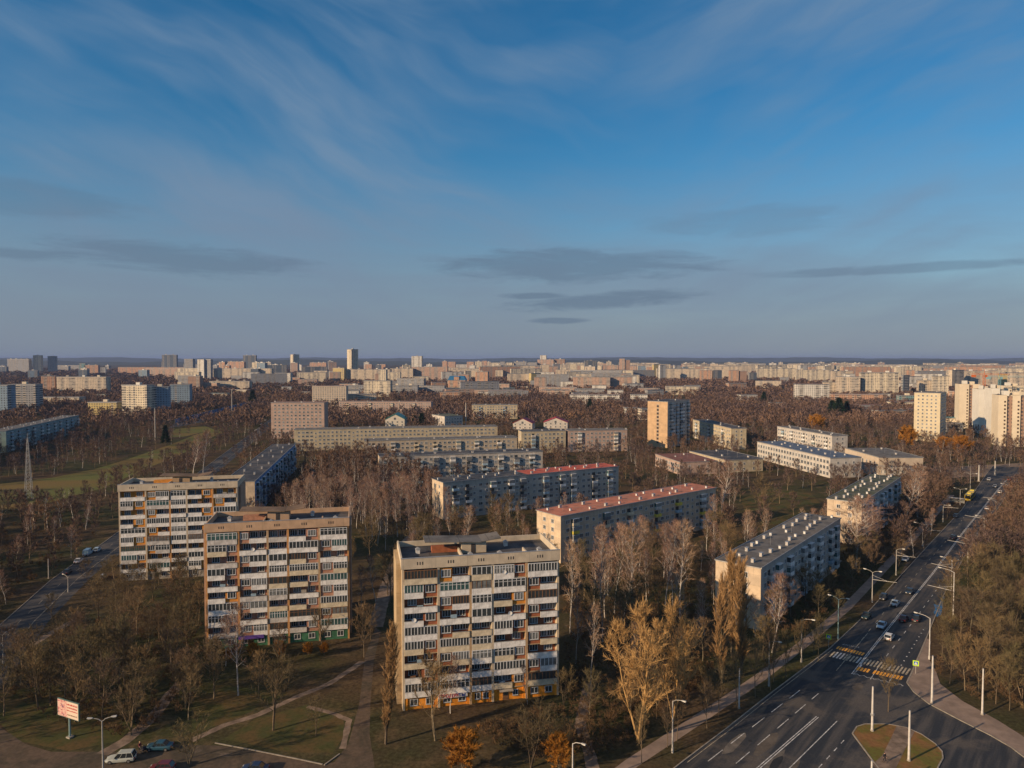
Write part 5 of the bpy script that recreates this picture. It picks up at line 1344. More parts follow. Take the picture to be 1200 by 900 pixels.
row('bare', (1110, 798), (1196, 838), 5, 62, 'slim tree', 'behind the right hand pavement', 'trees behind the pavement', wid=.8)
row('shrub', (236, 772), (300, 766), 4, 14, 'small round shrub', 'at the left part of the green ground floor', 'shrubs along the green ground floor', wid=1.0)
row('willow', (246, 775), (400, 766), 5, 16, 'small orange bush', 'in front of the green ground floor', 'orange bushes at the green ground floor', wid=1.0)
row('bare', (30, 835), (160, 800), 7, 70, 'dark slender tree', 'on the grass behind the billboard', 'trees behind the billboard')

ZONES = [  # polygon in photo pixels (feet of the trunks), spacing m, weights, height range, where, density
 ([(40, 775), (90, 742), (150, 706), (236, 690), (236, 800), (225, 830), (150, 872), (60, 850), (0, 812), (-30, 800)], 7.0, {'bare': 6, 'wide': 3}, (8, 12), 'in the brown park left of the pinkish block'),
 ([(-60, 700), (-60, 600), (0, 596), (90, 592), (130, 590), (125, 618), (60, 668), (0, 716), (-60, 770)], 9.5, {'bare': 5, 'birch': 4}, (7.5, 12), 'between the meadow and the left street'),
 ([(330, 640), (335, 600), (370, 562), (440, 545), (520, 590), (500, 625), (430, 640)], 6.8, {'birch': 8, 'bare': 1}, (12, 17), 'in the pink birch wood behind the balcony blocks'),
 ([(408, 660), (500, 640), (520, 615), (640, 640), (640, 655), (500, 655), (430, 740), (408, 760)], 9.0, {'birch': 3, 'bare': 5}, (10, 15), 'behind the nearest tower'),
 ([(415, 760), (420, 660), (470, 655), (465, 730), (440, 790)], 10, {'bare': 5}, (8, 12), 'beside the driveway left of the nearest tower'),
 ([(660, 690), (700, 665), (860, 625), (900, 640), (845, 700), (835, 760), (690, 830), (662, 800)], 8.0, {'birch': 5, 'bare': 4}, (9, 16), 'in the grove between the nearest tower and the salmon roofed block'),
 ([(662, 800), (690, 830), (835, 760), (835, 800), (720, 885), (640, 895), (560, 870), (560, 850), (655, 835)], 8.5, {'bare': 6, 'wide': 3}, (6, 11), 'on the verge between nearest tower and avenue'),
 ([(880, 760), (900, 720), (960, 660), (1000, 640), (1060, 600), (1075, 570), (1120, 566), (1110, 590), (1080, 622), (1030, 670), (990, 706), (945, 745)], 7.0, {'bare': 7, 'wide': 3}, (8, 12), 'along the left side of the avenue'),
 ([(1100, 800), (1094, 740), (1112, 705), (1120, 680), (1140, 652), (1162, 620), (1200, 570), (1280, 530), (1300, 860), (1250, 870), (1200, 850)], 6.2, {'bare': 8, 'wide': 2}, (8, 12), 'in the dense brown wood right of the avenue'),
 ([(235, 800), (345, 800), (410, 770), (410, 840), (350, 835), (240, 860)], 15, {'bare': 5}, (8, 12), 'on the lawn before the green ground floor'),
 ([(-20, 800), (30, 722), (110, 672), (236, 650), (236, 690), (150, 706), (90, 742), (40, 775)], 10, {'bare': 3}, (6, 8), 'before the orange panelled block'),
]
GEN = ({'bare': 6, 'birch': 3, 'wide': 1}, (6.5, 11))
CAND = []; MASS = []
OPENV_ = [[(448, 498), (478, 498), (478, 516), (448, 516)], [(512, 494), (548, 494), (548, 508), (512, 508)], [(598, 500), (668, 500), (668, 516), (598, 516)], [(340, 524), (600, 524), (600, 529), (340, 529)], [(425, 541), (606, 536), (606, 543), (425, 548)], [(510, 598), (728, 575), (735, 592), (540, 616)], [(665, 655), (850, 612), (850, 628), (665, 672)], [(760, 545), (860, 545), (860, 555), (760, 555)], [(880, 536), (975, 556), (975, 566), (880, 546)]]
cell = 5.0
nx = int(1500 / cell)
for j in range(int((700 - 115) / cell)):
    yb = 115 + j * cell; half = yb * .80 + 25 + (70 if yb < 330 else 0)
    for i in range(int(-half / cell), int(half / cell)):
        x, y = (i + rt_.random()) * cell, yb + rt_.random() * cell
        u, v = PX(x, y); 
        if u < (-75 if y > 330 else -420) or u > 1290 or v > 925: continue
        z = None
        for q in ZONES:
            if inpoly(u, v, q[0]): z = q; break
        if z: sp_, wt, hr, wh = z[1], z[2], z[3], z[4]
        else:
            sp_, wt, hr = 10.5, GEN[0], GEN[1]
            if y > 330: sp_ = 10.0
            if 860 < u < 970 and 560 < v < 625: sp_ = 26
            if v > 840: sp_ = 22
            if u < -40: sp_ = 8; hr = (10, 15)
            wh = None
        if rt_.random() > (cell / sp_) ** 2: continue
        if blocked(x, y) or any(inpoly(u, v, q) for q in OPENV_): continue
        if any((x - a) ** 2 + (y - b) ** 2 < 6 for a, b in TREES): continue
        kk = rt_.choices(list(wt), list(wt.values()))[0]
        hh = rt_.uniform(*hr) * (1.15 if kk == 'birch' else 1)
        CAND.append((math.hypot(x, y), kk, x, y, hh, wh, u, v))
CAND.sort(key=lambda q: q[0])
nb = {'bare_tree': 300 - sum(1 for s in SINGLES if KN[s[0]][0] == 'bare_tree') - 24, 'birch_tree': 190}
LM = [('the billboard', 81, 865), ('the twin arm yard lamp', 121, 912), ('the white trunked lawn birch', 279, 815), ('the green ground floor', 320, 768), ('the lamp at the left edge', 4, 778),
      ('the parked light blue van', 103, 650), ('the lattice mast', 34, 586), ('the orange panelled block', 205, 700), ('the driveway', 432, 760), ('the left columnar poplar', 452, 872),
      ('the orange shop floor', 560, 842), ('the left verge\'s nearest lamp', 788, 882), ('the second left verge lamp', 901, 804), ('the third left verge lamp', 939, 776), ('the teal double lamp', 982, 749),
      ('the thin white post', 866, 830), ('the golden tree pair', 765, 855), ('the poplar group', 857, 795), ('the salmon roofed block', 740, 640), ('the salmon roofed block\'s end wall', 640, 660),
      ('the half red roofed block', 560, 620), ('the half red roofed block\'s far end', 720, 590), ('the blue patterned block', 320, 590), ('the meadow corner', 130, 575), ('the grey roofed block', 930, 720), ('the grey roofed block\'s far end', 985, 660),
      ('the mossy roofed block', 1030, 625), ('the mossy roofed block\'s far end', 1065, 590), ('the lay-by', 1061, 657), ('the yellow bus', 1137, 587), ('the right pavement\'s corner post', 1092, 824),
      ('the brown wood\'s white post', 1151, 838), ('the crosswalk\'s long arm lamp', 1089, 773), ('the tall bracket lamp', 1117, 724), ('the third right kerb lamp', 1134, 660), ('the fifth right kerb lamp', 1167, 603),
      ('the brown wood\'s right end', 1198, 760), ('the clearing\'s round tree', 897, 606), ('the yellow kindergarten', 830, 545), ('the brown roofed kindergarten', 780, 545), ('the white school', 930, 545), ('the second grey block', 560, 565),
      ('the nearest tower\'s roof canopy', 545, 640), ('the pinkish block\'s right edge', 408, 730), ('the twelve storey tower', 785, 530), ('the crimson roofed houses', 640, 520), ('the long sand coloured block', 500, 540), ('the left street\'s middle', 60, 700), ('the yard path', 190, 830)]
TL = {}
def tree_label(what, x, y, u, v):
    q = min(LM, key=lambda l: (l[1] - u) ** 2 + (3.0 * (l[2] - v)) ** 2); du, dv = q[1] - u, (q[2] - v) * 2.0
    rel = ('left of' if du > 0 else 'right of') if abs(du) > abs(dv) else ('behind' if dv > 0 else 'in front of')
    return f'{what} {rel} {q[0]}', math.hypot(du, dv)
NEWT = []
def where_gen(u, v):
    if u < 140: return 'among the trees far left beyond the street'
    if u < 330: return 'behind the leftmost balcony block'
    if v < 560: return 'among the middle rows of grey blocks' if u < 760 else 'around the schools and low yellow building'
    if u < 660: return 'between the grey blocks and the nearest tower'
    if u < 900: return 'around the far end of the salmon roofed block'
    return 'near the grey roofed and mossy roofed blocks'
SZ = lambda h, b: ('small ' if h < b * .93 else ('tall ' if h > b * 1.08 else ''))
for (d, kk, x, y, hh, wh, u, v) in CAND:
    nm = KN[kk][0]
    if d < 520 and nb.get(nm, 0) > 0 and -45 < u < 1262:
        nb[nm] -= 1
        wh = wh or where_gen(u, v)
        what = {'bare': 'bare brown tree', 'wide': 'spreading bare tree', 'birch': 'pale trunked birch'}[kk]
        lb, dd_ = tree_label(what, x, y, u, v)
        NEWT.append((add_tree(kk, x, y, hh, lb, f'trees {wh}', wid=rt_.uniform(.9, 1.15)), dd_))
    else: MASS.append((kk, x, y, hh))
by = {}
for o_, k_ in NEWT: by.setdefault(o_['label'], []).append((k_, o_))
for lb, q in by.items():
    for i, (k_, o_) in enumerate(sorted(q, key=lambda z: z[0])):
        if i: o_['label'] = f'{lb}, {ON[i]} away' if i < 30 else lb
        elif len(q) > 1: o_['label'] = lb + ', nearest'
print('trees left', nb, 'mass', len(MASS))

# the woods farther off: one mass
LOWP = {'bare': [make_tree(900 + i, 12, .34, 11, 4, 8, 1.7, .075, .2, .8, sides=(3, 3), r0=.22) for i in range(5)],
        'birch': [make_tree(950 + i, 16, .20, 12, 3, 8, 1.8, .07, .25, 1.5, sides=(3, 3), r0=.2, droop=.03) for i in range(4)]}
LOWP['wide'] = LOWP['bare']
def far_tree(seed, n=46, w=.42):
    g_ = np.random.default_rng(seed); th = g_.uniform(0, 6.28, n); q = g_.uniform(.18, 1, n); r = 4.0 * np.sin(np.pi * (.2 + .75 * q)) * g_.uniform(.2, 1, n)
    b = np.stack([r * np.cos(th), r * np.sin(th), q * 10.5], 1); d = np.stack([np.cos(th) * .5, np.sin(th) * .5, np.ones(n)], 1) + g_.normal(0, .35, (n, 3)); l = g_.uniform(1.4, 3.4, n)[:, None]
    ww = np.cross(d, g_.normal(0, 1, (n, 3))); ww /= np.linalg.norm(ww, axis=1)[:, None]; ww *= w
    V = np.stack([b - ww, b + ww, b + d * l], 1).reshape(-1, 3).astype(np.float32)
    return V, np.arange(3 * n, dtype=np.int32).reshape(-1, 3)
FARP = [far_tree(i) for i in range(8)]
FARC = [far_tree(40 + i, 40, .75) for i in range(8)]
def wood_extra(k, tcn, out, b):
    n1 = k.noise(tcn, .012, 4, .6); n2 = k.noise(tcn, .05, 4, .6)
    o = k.mix(k.ss(n1, .38, .62), (.16, .105, .078, 1), (.115, .084, .080, 1))
    o = k.mix(k.ss(n2, .55, .72, 0, .6), o, (.30, .17, .08, 1))
    ge = k.n('ShaderNodeNewGeometry'); f = k.ss(ge.outputs['Random Per Island'], 0, 1, .55, 1.5)
    return k.mix(1.0, o, k.xyz(f, f, f), 'MULTIPLY')
WOODM = mat('wood_twigs', (.1, .07, .05), 1, 0, 1, extra=wood_extra, spec=.03)
VV, FF, MI = [], [], []; off = 0
def bake(V, F, x, y, s, mi, wd=1.0):
    global off
    a = rt_.uniform(0, 6.28); c, q = math.cos(a), math.sin(a)
    W_ = V.copy(); W_[:, 0] = (V[:, 0] * c - V[:, 1] * q) * s * wd + x; W_[:, 1] = (V[:, 0] * q + V[:, 1] * c) * s * wd + y; W_[:, 2] = V[:, 2] * s
    VV.append(W_); FF.append(F + off); MI.append(np.full(len(F), mi)); off += len(V)
for kk, x, y, hh in MASS:
    kk = kk if kk in LOWP else 'bare'
    (tv, tf), (cv, cf) = rt_.choice(LOWP[kk]); s = hh / (12 if kk != 'birch' else 16)
    bake(tv, tf, x, y, s, 1 if kk == 'birch' else 2); bake(cv, cf, x, y, s, 0)
OPENV = [[(448, 498), (478, 498), (478, 516), (448, 516)], [(512, 494), (548, 494), (548, 508), (512, 508)], [(598, 500), (668, 500), (668, 518), (598, 518)]]
def woods(y0, y1, cell, P_, hs, dens, wd):
    n = 0; yy = y0
    while yy < y1:
        half = yy * .78 + 30; i = -half
        while i < half:
            x, y = i + rt_.random() * cell, yy + rt_.random() * cell; i += cell
            u, v = PX(x, y)
            if u < -60 or u > 1275: continue
            if rt_.random() > dens * (.55 + .6 * (math.sin(x * .011 + 1) * math.sin(y * .007) > -.35)): continue
            if blocked(x, y) or any(inpoly(u, v, q) for q in OPENV): continue
            V, F = rt_.choice(P_); bake(V, F, x, y, rt_.uniform(*hs), 0, wd); n += 1
        yy += cell
    return n
nf = woods(700, 1250, 11, FARP, (.65, 1.1), .85, 1.3) + woods(1250, 2300, 20, FARC, (.7, 1.1), .7, 2.2) + woods(2300, 4200, 44, FARC, (.8, 1.2), .5, 4.5)
me = tri_mesh('woodland', np.concatenate(VV), np.concatenate(FF), [WOODM, BBARK, BARK], np.concatenate(MI))
o = link('woodland', me); tag(o, 'mass of bare brown woods between and behind the distant blocks', 'woods', kind='stuff')
# brushwood and leaf litter under the near woods
g_ = np.random.default_rng(3); pts = []
for z in (0, 1, 5, 6, 7, 8):
    poly = ZONES[z][0]; us = [p[0] for p in poly]; vs_ = [p[1] for p in poly]; c = 0
    while c < 420:
        u, v = rt_.uniform(min(us), max(us)), rt_.uniform(min(vs_), max(vs_))
        if inpoly(u, v, poly):
            p = P(u, v)
            if not blocked(p.x, p.y): pts.append((p.x, p.y))
            c += 1
VV, FF, MI = [], [], []; off = 0
(_, _), (sv, sf) = make_tree(77, 1.5, .6, 6, 3, 7, .55, .025, .05, 1.0, forks=2)
for x, y in pts: bake(sv, sf, x, y, rt_.uniform(.5, 1.3), 0)
o = link('undergrowth', tri_mesh('undergrowth', np.concatenate(VV), np.concatenate(FF), [TWIGS])); tag(o, 'low dry brushwood growing between the nearer trees', 'undergrowth', kind='stuff')
print('mass tris', len(me.polygons), 'far', nf)

# ================================================================== vehicles
TYRE = mat('tyre_rubber', (.02, .02, .02), .9, .1, 3); RIM = mat('wheel_rim', (.35, .35, .36), .35, 0, 1, metal=.7)
CGLASS = mat('car_glass', (.02, .025, .03), .08, 0, 1, spec=.7); HLAMP = mat('headlight_glass', (.6, .6, .58), .2, 0, 1); TLAMP = mat('tail_light', (.35, .02, .015), .3, 0, 1)
BLACKP = mat('black_plastic', (.03, .03, .03), .6, 0, 1); PLATE = mat('number_plate_blank', (.6, .6, .58), .6, 0, 1)
def paint(n, c): return mat('car_paint_' + n, c, .28, .06, 1, spec=.6)
def car(label, x, y, rz, pm, kind='saloon', group=None, z=.01):
    L, Wd, H = {'saloon': (4.5, 1.78, 1.45), 'hatch': (4.0, 1.74, 1.5), 'estate': (4.7, 1.86, 1.72), 'van': (5.2, 2.0, 2.2)}[kind]
    root = empty('van' if kind == 'van' else 'car', (x, y, z), rz, label, 'van' if kind == 'van' else 'car', group)
    h = L / 2; w = Wd / 2; belt = .92 if kind != 'van' else 1.15; b0 = .24
    body = MB(); m = pm
    # lower body in cross sections along its length: rounded in plan and in profile
    secs = [(-h, .80, .42, belt - .18), (-h + .12, .93, b0 + .06, belt - .02), (-h + .6, 1.0, b0, belt), (-.1, 1.0, b0 - .02, belt), (h * .42, 1.0, b0, belt - .03), (h - .5, .97, b0, belt - .14), (h - .14, .90, b0 + .06, belt - .24), (h, .76, .38, belt - .34)]
    n = 8; vs = []
    for (sx, k, z0, z1) in secs:
        ww = w * k
        vs += [(sx, -ww * .92, z0), (sx, -ww, z0 + .18), (sx, -ww, z1 - .2), (sx, -ww * .90, z1), (sx, ww * .90, z1), (sx, ww, z1 - .2), (sx, ww, z0 + .18), (sx, ww * .92, z0)]
    fs = []
    for i in range(len(secs) - 1):
        for j in range(n): a, b = i * n + j, i * n + (j + 1) % n; fs.append((a, b, b + n, a + n))
    fs += [tuple(range(n))[::-1], tuple(range((len(secs) - 1) * n, len(secs) * n))]
    body.add(vs, fs, m)
    # greenhouse: glass below, painted roof and pillars
    rear, rr_, fr_, front = {'saloon': (-h + .75, -h + 1.35, .35, 1.15), 'hatch': (-h + .15, -h + .55, .35, 1.1), 'estate': (-h + .1, -h + .42, .25, 1.05), 'van': (-h + .08, -h + .15, h - 1.55, h - .95)}[kind]
    tw = w * .76
    g0 = [(rear, -w * .88, belt - .03), (front, -w * .88, belt - .05), (front, w * .88, belt - .05), (rear, w * .88, belt - .03)]; g1 = [(rr_, -tw, H - .06), (fr_, -tw, H - .06), (fr_, tw, H - .06), (rr_, tw, H - .06)]
    body.hexa([(rr_ - .03, -tw - .02, H - .058), (fr_ + .04, -tw - .02, H - .058), (fr_ + .04, tw + .02, H - .058), (rr_ - .03, tw + .02, H - .058), (rr_ + .12, -tw * .9, H), (fr_ - .12, -tw * .9, H), (fr_ - .12, tw * .9, H), (rr_ + .12, tw * .9, H)], m)
    for s in (-1, 1):
        for f in (0.0, .36, .68, 1.0):
            xa, xb = rear + (front - rear) * f, rr_ + (fr_ - rr_) * f
            body.tube((xa, s * (w * .89), belt - .04), (xb, s * (tw + .012), H - .05), .045, .04, m, 4)
    body.box(-h - .01, -h + .1, -w * .7, w * .7, .34, .52, BLACKP); body.box(h - .12, h + .01, -w * .66, w * .66, .30, .48, BLACKP); body.box(-h - .025, -h - .011, -.26, .26, .40, .50, PLATE)
    body.build('body', root)
    gl = MB(); gl.hexa(g0 + g1, CGLASS if kind != 'van' else m); 
    if kind == 'van': gl.box(h - 1.9, h - 1.3, -w * .93, w * .93, 1.2, 1.8, CGLASS)
    gl.build('windows', root)
    wh = MB(); wh.tube((0, -.11, 0), (0, .11, 0), .33, .33, TYRE, 14); wme = wh.mesh('wheel'); rm = MB(); rm.tube((0, -.125, 0), (0, .125, 0), .2, .2, RIM, 10); rme = rm.mesh('rim')
    for sx in (-h + .85, h - .85):
        for s in (-1, 1): q = link('wheel', wme, root, (sx, s * (w - .1), .33)); link('rim', rme, q)
    hl = MB(); hl.box(-.05, .04, -.17, .17, -.08, .08, HLAMP); hm = hl.mesh('headlight'); tl_ = MB(); tl_.box(-.04, .05, -.15, .15, -.09, .09, TLAMP); tm = tl_.mesh('tail_light')
    for s in (-1, 1): link('headlight', hm, root, (h - .02, s * w * .55, .60)); link('tail_light', tm, root, (-h + .01, s * w * .60, .72))
    mi = MB(); mi.box(-.08, .08, -.1, .1, -.07, .07, m); me_ = mi.mesh('mirror')
    for s in (-1, 1): link('mirror', me_, root, (front - .25, s * (w + .06), belt + .08))
    return root
def heading(u, v, away):
    """direction of the avenue next to a point"""
    p = P(u, v); best = min(range(len(cen) - 1), key=lambda i: ((cen[i] + cen[i + 1]) / 2 - p).length)
    d = cen[best + 1] - cen[best]; a = math.atan2(d.y, d.x); return a if away else a + math.pi
CARS = [
 (1049, 709, 1, 'pale_blue', (.42, .50, .56), 'saloon', 'pale blue saloon on the avenue, ahead of the white blue one in the near lane'),
 (1033, 735, 0, 'ice', (.38, .50, .60), 'saloon', 'light blue saloon on the avenue left of the centre line, nearest oncoming car'),
 (1042, 749, 1, 'white', (.72, .70, .66), 'hatch', 'white hatchback just past the crosswalk, nearest car driving away'),
 (1059, 727, 1, 'maroon', (.10, .03, .03), 'saloon', 'dark maroon saloon left of the black car with red lights'),
 (1074, 727, 1, 'black', (.03, .035, .045), 'saloon', 'black saloon with red tail lights near the right kerb'),
 (1066, 695, 0, 'darkblue', (.03, .05, .08), 'saloon', 'dark blue saloon close to the avenue centre line beyond the pale ones'),
 (1035, 702, 0, 'charcoal', (.035, .035, .04), 'hatch', 'charcoal hatchback parked at the left kerb of the avenue'),
 (1015, 724, 0, 'darkgreen', (.025, .05, .045), 'saloon', 'dark green saloon at the left kerb just above the crosswalk sign'),
 (1117, 631, 1, 'navy', (.02, .03, .05), 'saloon', 'navy saloon alone in the middle stretch of the avenue'),
 (1120, 606, 0, 'slate', (.04, .05, .06), 'saloon', 'slate saloon near the left kerb below the yellow bus'),
 (1157, 597, 1, 'white', None, 'saloon', 'white saloon right of the yellow bus, near the centre line'),
 (1172, 578, 1, 'white', None, 'hatch', 'white hatchback at the far end of the avenue, nearest of the two white ones there'),
 (1166, 571, 0, 'grey', (.3, .31, .33), 'saloon', 'grey saloon at the far end of the avenue between centre line and bus'),
 (1159, 563, 0, 'silver', (.45, .46, .48), 'hatch', 'silver hatchback farthest up the avenue left lane'),
 (1183, 563, 1, 'red', (.30, .04, .04), 'hatch', 'red hatchback farthest up the avenue'),
 (1061, 657, 0, 'white', None, 'saloon', 'white saloon parked in the lay-by left of the avenue'),
]
for u, v, aw, cn, cc, kd, lab in CARS:
    p = P(u, v); car(lab, p.x, p.y, heading(u, v, aw), MATS.get('car_paint_' + cn) or paint(cn, cc), kd, 'cars on the avenue')
ds = SL[4] - SL[3]; dsa = math.atan2(ds.y, ds.x)
for u, v, cn, cc, kd, lab in [(103, 650, 'ltblue', (.30, .45, .55), 'van', 'light blue van parked on the left street'), (92, 659, 'white', None, 'saloon', 'white saloon parked behind the light blue van'),
                              (114, 646, 'ice', None, 'hatch', 'pale hatchback parked ahead of the light blue van'), (79, 672, 'charcoal', None, 'saloon', 'charcoal saloon driving on the left street'), (120, 678, 'grey', None, 'hatch', 'grey hatchback by the verge of the left street')]:
    p = P(u, v); car(lab, p.x, p.y, dsa, MATS.get('car_paint_' + cn) or paint(cn, cc), kd, 'cars on the left street')
far_s = [(300, 505, 'white'), (306, 498, 'silver'), (291, 514, 'darkblue'), (311, 493, 'white')]
for i, (u, v, cn) in enumerate(far_s):
    p = P(u, v); car(f'{["white", "silver", "dark blue", "white"][i]} car parked far up the left street, {["third", "second", "first", "fourth"][i]} from the near end', p.x, p.y, R(104), MATS['car_paint_' + cn], 'hatch', 'cars far up the left street')
p = P(142, 892); car('silver grey estate car parked in the yard beside the twin street lamp', p.x, p.y, R(188), paint('silvergreen', (.40, .42, .38)), 'estate')
p = P(187, 878); car('teal blue saloon parked behind the bare tree in the yard', p.x, p.y, R(182), paint('teal', (.025, .075, .11)), 'saloon')
p = P(190, 903); car('red car cut off by the bottom edge of the yard', p.x, p.y, R(182), paint('brightred', (.11, .015, .015)), 'hatch')
p = P(299, 904); car('dark blue car at the bottom edge of the driveway', p.x, p.y, R(176), paint('midblue', (.015, .035, .09)), 'saloon')
# articulated bus
def bus(label, u, v, rz):
    p = P(u, v); root = empty('articulated_bus', (p.x, p.y, .01), rz, label, 'bus'); ym = paint('yellow', (.52, .36, .03))
    for x0, x1, nm in ((-9.2, -.7, 'rear_section'), (.7, 9.0, 'front_section')):
        b = MB(); b.prism_y([(x0, .35), (x1, .35), (x1 + (.12 if x1 > 5 else 0), 1.4), (x1, 2.85), (x1 - .25, 3.05), (x0 + .25, 3.05), (x0, 2.85)], -1.25, 1.25, ym); s = b.build(nm, root)
        g_ = MB(); g_.box(x0 + .3, x1 - .3, -1.265, 1.265, 1.35, 2.45, CGLASS); g_.build('windows', s)
        r = MB(); r.box(x0 + 1.5, x0 + 4.0, -.8, .8, 3.06, 3.35, PARYEL); r.build('roof_unit', s)
    b = MB()
    for i in range(5): b.box(-.7 + i * .28, -.48 + i * .28, -1.12, 1.12, .45, 2.85, BLACKP)
    b.build('bellows', root)
    w = MB(); w.box(8.95, 9.16, -1.1, 1.1, 1.2, 2.6, CGLASS); w.build('windscreen', root)
    wm = MB(); wm.tube((0, -.16, 0), (0, .16, 0), .48, .48, TYRE, 14); wme = wm.mesh('wheel')
    for sx in (-5.8, 2.2, 6.6):
        for s in (-1, 1): link('wheel', wme, root, (sx, s * 1.12, .48))
    hl = MB(); hl.box(-.04, .04, -.2, .2, -.1, .1, HLAMP); hm = hl.mesh('headlight')
    for s in (-1, 1): link('headlight', hm, root, (9.08, s * .9, .75))
bus('yellow articulated bus at the stop on the far part of the avenue', 1137, 584, heading(1137, 584, 0))

# ================================================================== street furniture
PW = mat('post_white', (.54, .52, .49), .75, .15, 1.5); PG_ = mat('post_grey', (.40, .38, .35), .7, .15, 1.5); PT_ = mat('post_teal', (.22, .33, .33), .6, .15, 1.5); LAMPW = mat('lamp_housing', (.45, .44, .41), .35, .05, 1); LGL = mat('lamp_lens', (.75, .75, .72), .25, 0, 1)
def lamp(label, u, v, vtop, ang, arms=1, pm=PG_, reach=1.8, bracket=None, group='street lamps along the avenue'):
    p = P(u, v); h = (v - vtop) / (v - 420) * CAM_H * .965
    root = empty('street_lamp', (p.x, p.y, 0), ang, label, 'street lamp', group)
    b = MB(); b.tube((0, 0, 0), (0, 0, h), .15, .085, pm, 8); b.tube((0, 0, 0), (0, 0, .9), .21, .2, pm, 8); b.build('pole', root)
    for k in range(arms):
        s = 1 if k == 0 else -1
        a = MB(); a.path([(0, 0, h - .1), (s * reach * .35, 0, h + .35), (s * reach, 0, h + .62)], [.06, .055, .045], pm, 6); ao = a.build('arm', root)
        hd = MB(); x = s * reach
        hd.hexa([(x - .1 * s, -.13, h + .55), (x + .75 * s, -.17, h + .62), (x + .75 * s, .17, h + .62), (x - .1 * s, .13, h + .55), (x - .1 * s, -.1, h + .68), (x + .7 * s, -.12, h + .76), (x + .7 * s, .12, h + .76), (x - .1 * s, .1, h + .68)] if s > 0 else
                [(x + .75 * s, -.17, h + .62), (x - .1 * s, -.13, h + .55), (x - .1 * s, .13, h + .55), (x + .75 * s, .17, h + .62), (x + .7 * s, -.12, h + .76), (x - .1 * s, -.1, h + .68), (x - .1 * s, .1, h + .68), (x + .7 * s, .12, h + .76)], LAMPW)
        ho = hd.build('lamp_head', root); ln = MB(); ln.box(min(x + .1 * s, x + .6 * s), max(x + .1 * s, x + .6 * s), -.1, .1, h + .50, h + .565, LGL); ln.build('lens', ho)
    if bracket:
        zb, lb, s = bracket; br = MB(); br.tube((0, 0, zb), (s * lb, 0, zb + .35), .06, .045, PW, 6); br.tube((0, 0, zb + 1.2), (s * lb * .6, 0, zb + .25), .03, .03, PW, 5); br.tube((s * lb * .97, 0, zb + .3), (s * lb * .97, 0, zb - .1), .05, .05, BLACKP, 5); br.build('wire_bracket', root)
    return root
ACR = math.atan2(rd.y, rd.x) - math.pi / 2                               # across the avenue, towards its right side
lamp('single arm street lamp nearest the bottom of the left verge', 788, 882, 818, ACR)
lamp('single arm street lamp, second along the left verge from the bottom', 901, 804, 750, ACR, pm=PG_)
lamp('pale single arm street lamp, third along the left verge', 939, 776, 724, ACR, pm=PG_, reach=2.2)
lamp('teal double arm street lamp left of the crosswalk', 982, 749, 700, ACR, 2, PT_)
lamp('short street lamp rising at the bottom edge between the shrubs', 671, 925, 868, ACR, 1, PW)
lamp('street lamp with long arm right of the crosswalk', 1089, 773, 722, ACR + math.pi, 1, PW, reach=2.6)
lamp('tall lamp post with trolley wire bracket at the edge of the brown wood', 1117, 724, 668, ACR + math.pi, 1, PW, 3.0, bracket=(7.2, 6.2, 1))
lamp('lamp post with trolley bracket, second along the right kerb', 1115, 692, 655, ACR + math.pi, 1, PW, 2.4, bracket=(6.8, 5.5, 1))
lamp('lamp post with bracket, third along the right kerb', 1134, 660, 631, ACR + math.pi, 1, PG_, 2.4, bracket=(6.5, 6, 1))
lamp('lamp post with bracket, fourth along the right kerb', 1153, 628, 606, ACR + math.pi, 1, PG_, 2.4, bracket=(6.8, 6.5, 1))
lamp('lamp post with bracket, fifth along the right kerb', 1167, 603, 587, ACR + math.pi, 1, PG_, 2.4, bracket=(6.8, 5, 1))
lamp('small lamp post, farthest along the right kerb', 1181, 583, 568, ACR + math.pi, 1, PG_, 2.4)
lamp('double lamp with trolley bracket beside the dark trees of the left kerb', 1022, 706, 669, ACR, 2, PG_, 1.7, bracket=(6.6, 6.2, 1))
lamp('double lamp with trolley bracket, next up the left kerb', 1050, 674, 643, ACR, 1, PG_, 1.7, bracket=(6.4, 5.4, 1))
lamp('double lamp with trolley bracket in front of the mossy roofed block', 1081, 640, 614, ACR, 2, PG_, 2.2, bracket=(6.2, 6.0, 1))
lamp('lamp with trolley bracket below the bus', 1105, 612, 592, ACR, 1, PG_, 2.0, bracket=(6.4, 5.5, 1))
lamp('double lamp left of the bus', 1125, 592, 573, ACR, 2, PG_, 2.0)
lamp('double lamp at the far junction corner', 1137, 573, 555, ACR, 2, PG_, 2.4)
lamp('twin arm street lamp in the yard beside the silver estate car', 121, 915, 841, R(10), 2, PG_, 1.5, group='street lamps of the yard and left street')
lamp('lamp by the left street at the left edge', 4, 778, 742, R(60), 2, PG_, 1.6, group='street lamps of the yard and left street')
lamp('lamp beside the left street near the parked van', 80, 694, 676, R(150), 1, PG_, 2.2, group='street lamps of the yard and left street')
def post(label, u, v, vtop, r=.17, pm=PW, group='white catenary posts', collar=False, name='post'):
    p = P(u, v); h = (v - vtop) / (v - 420) * CAM_H
    root = empty(name, (p.x, p.y, 0), 0, label, 'post', group); b = MB(); b.tube((0, 0, 0), (0, 0, h), r * 1.1, r * .72, pm, 10); b.build('shaft', root)
    c = MB(); c.tube((0, 0, 0), (0, 0, .35), r * 1.7, r * 1.5, CONC, 10); c.build('footing', root)
    c = MB(); c.tube((0, 0, h), (0, 0, h + .08), r * .9, r * .6, METAL, 10); c.build('cap', root)
    if collar: c = MB(); c.tube((0, 0, h * .36), (0, 0, h * .40), r * 1.7, r * 1.7, METAL, 10); c.box(-.35, .35, -.06, .06, h * .365, h * .395, METAL); c.build('collar', root)
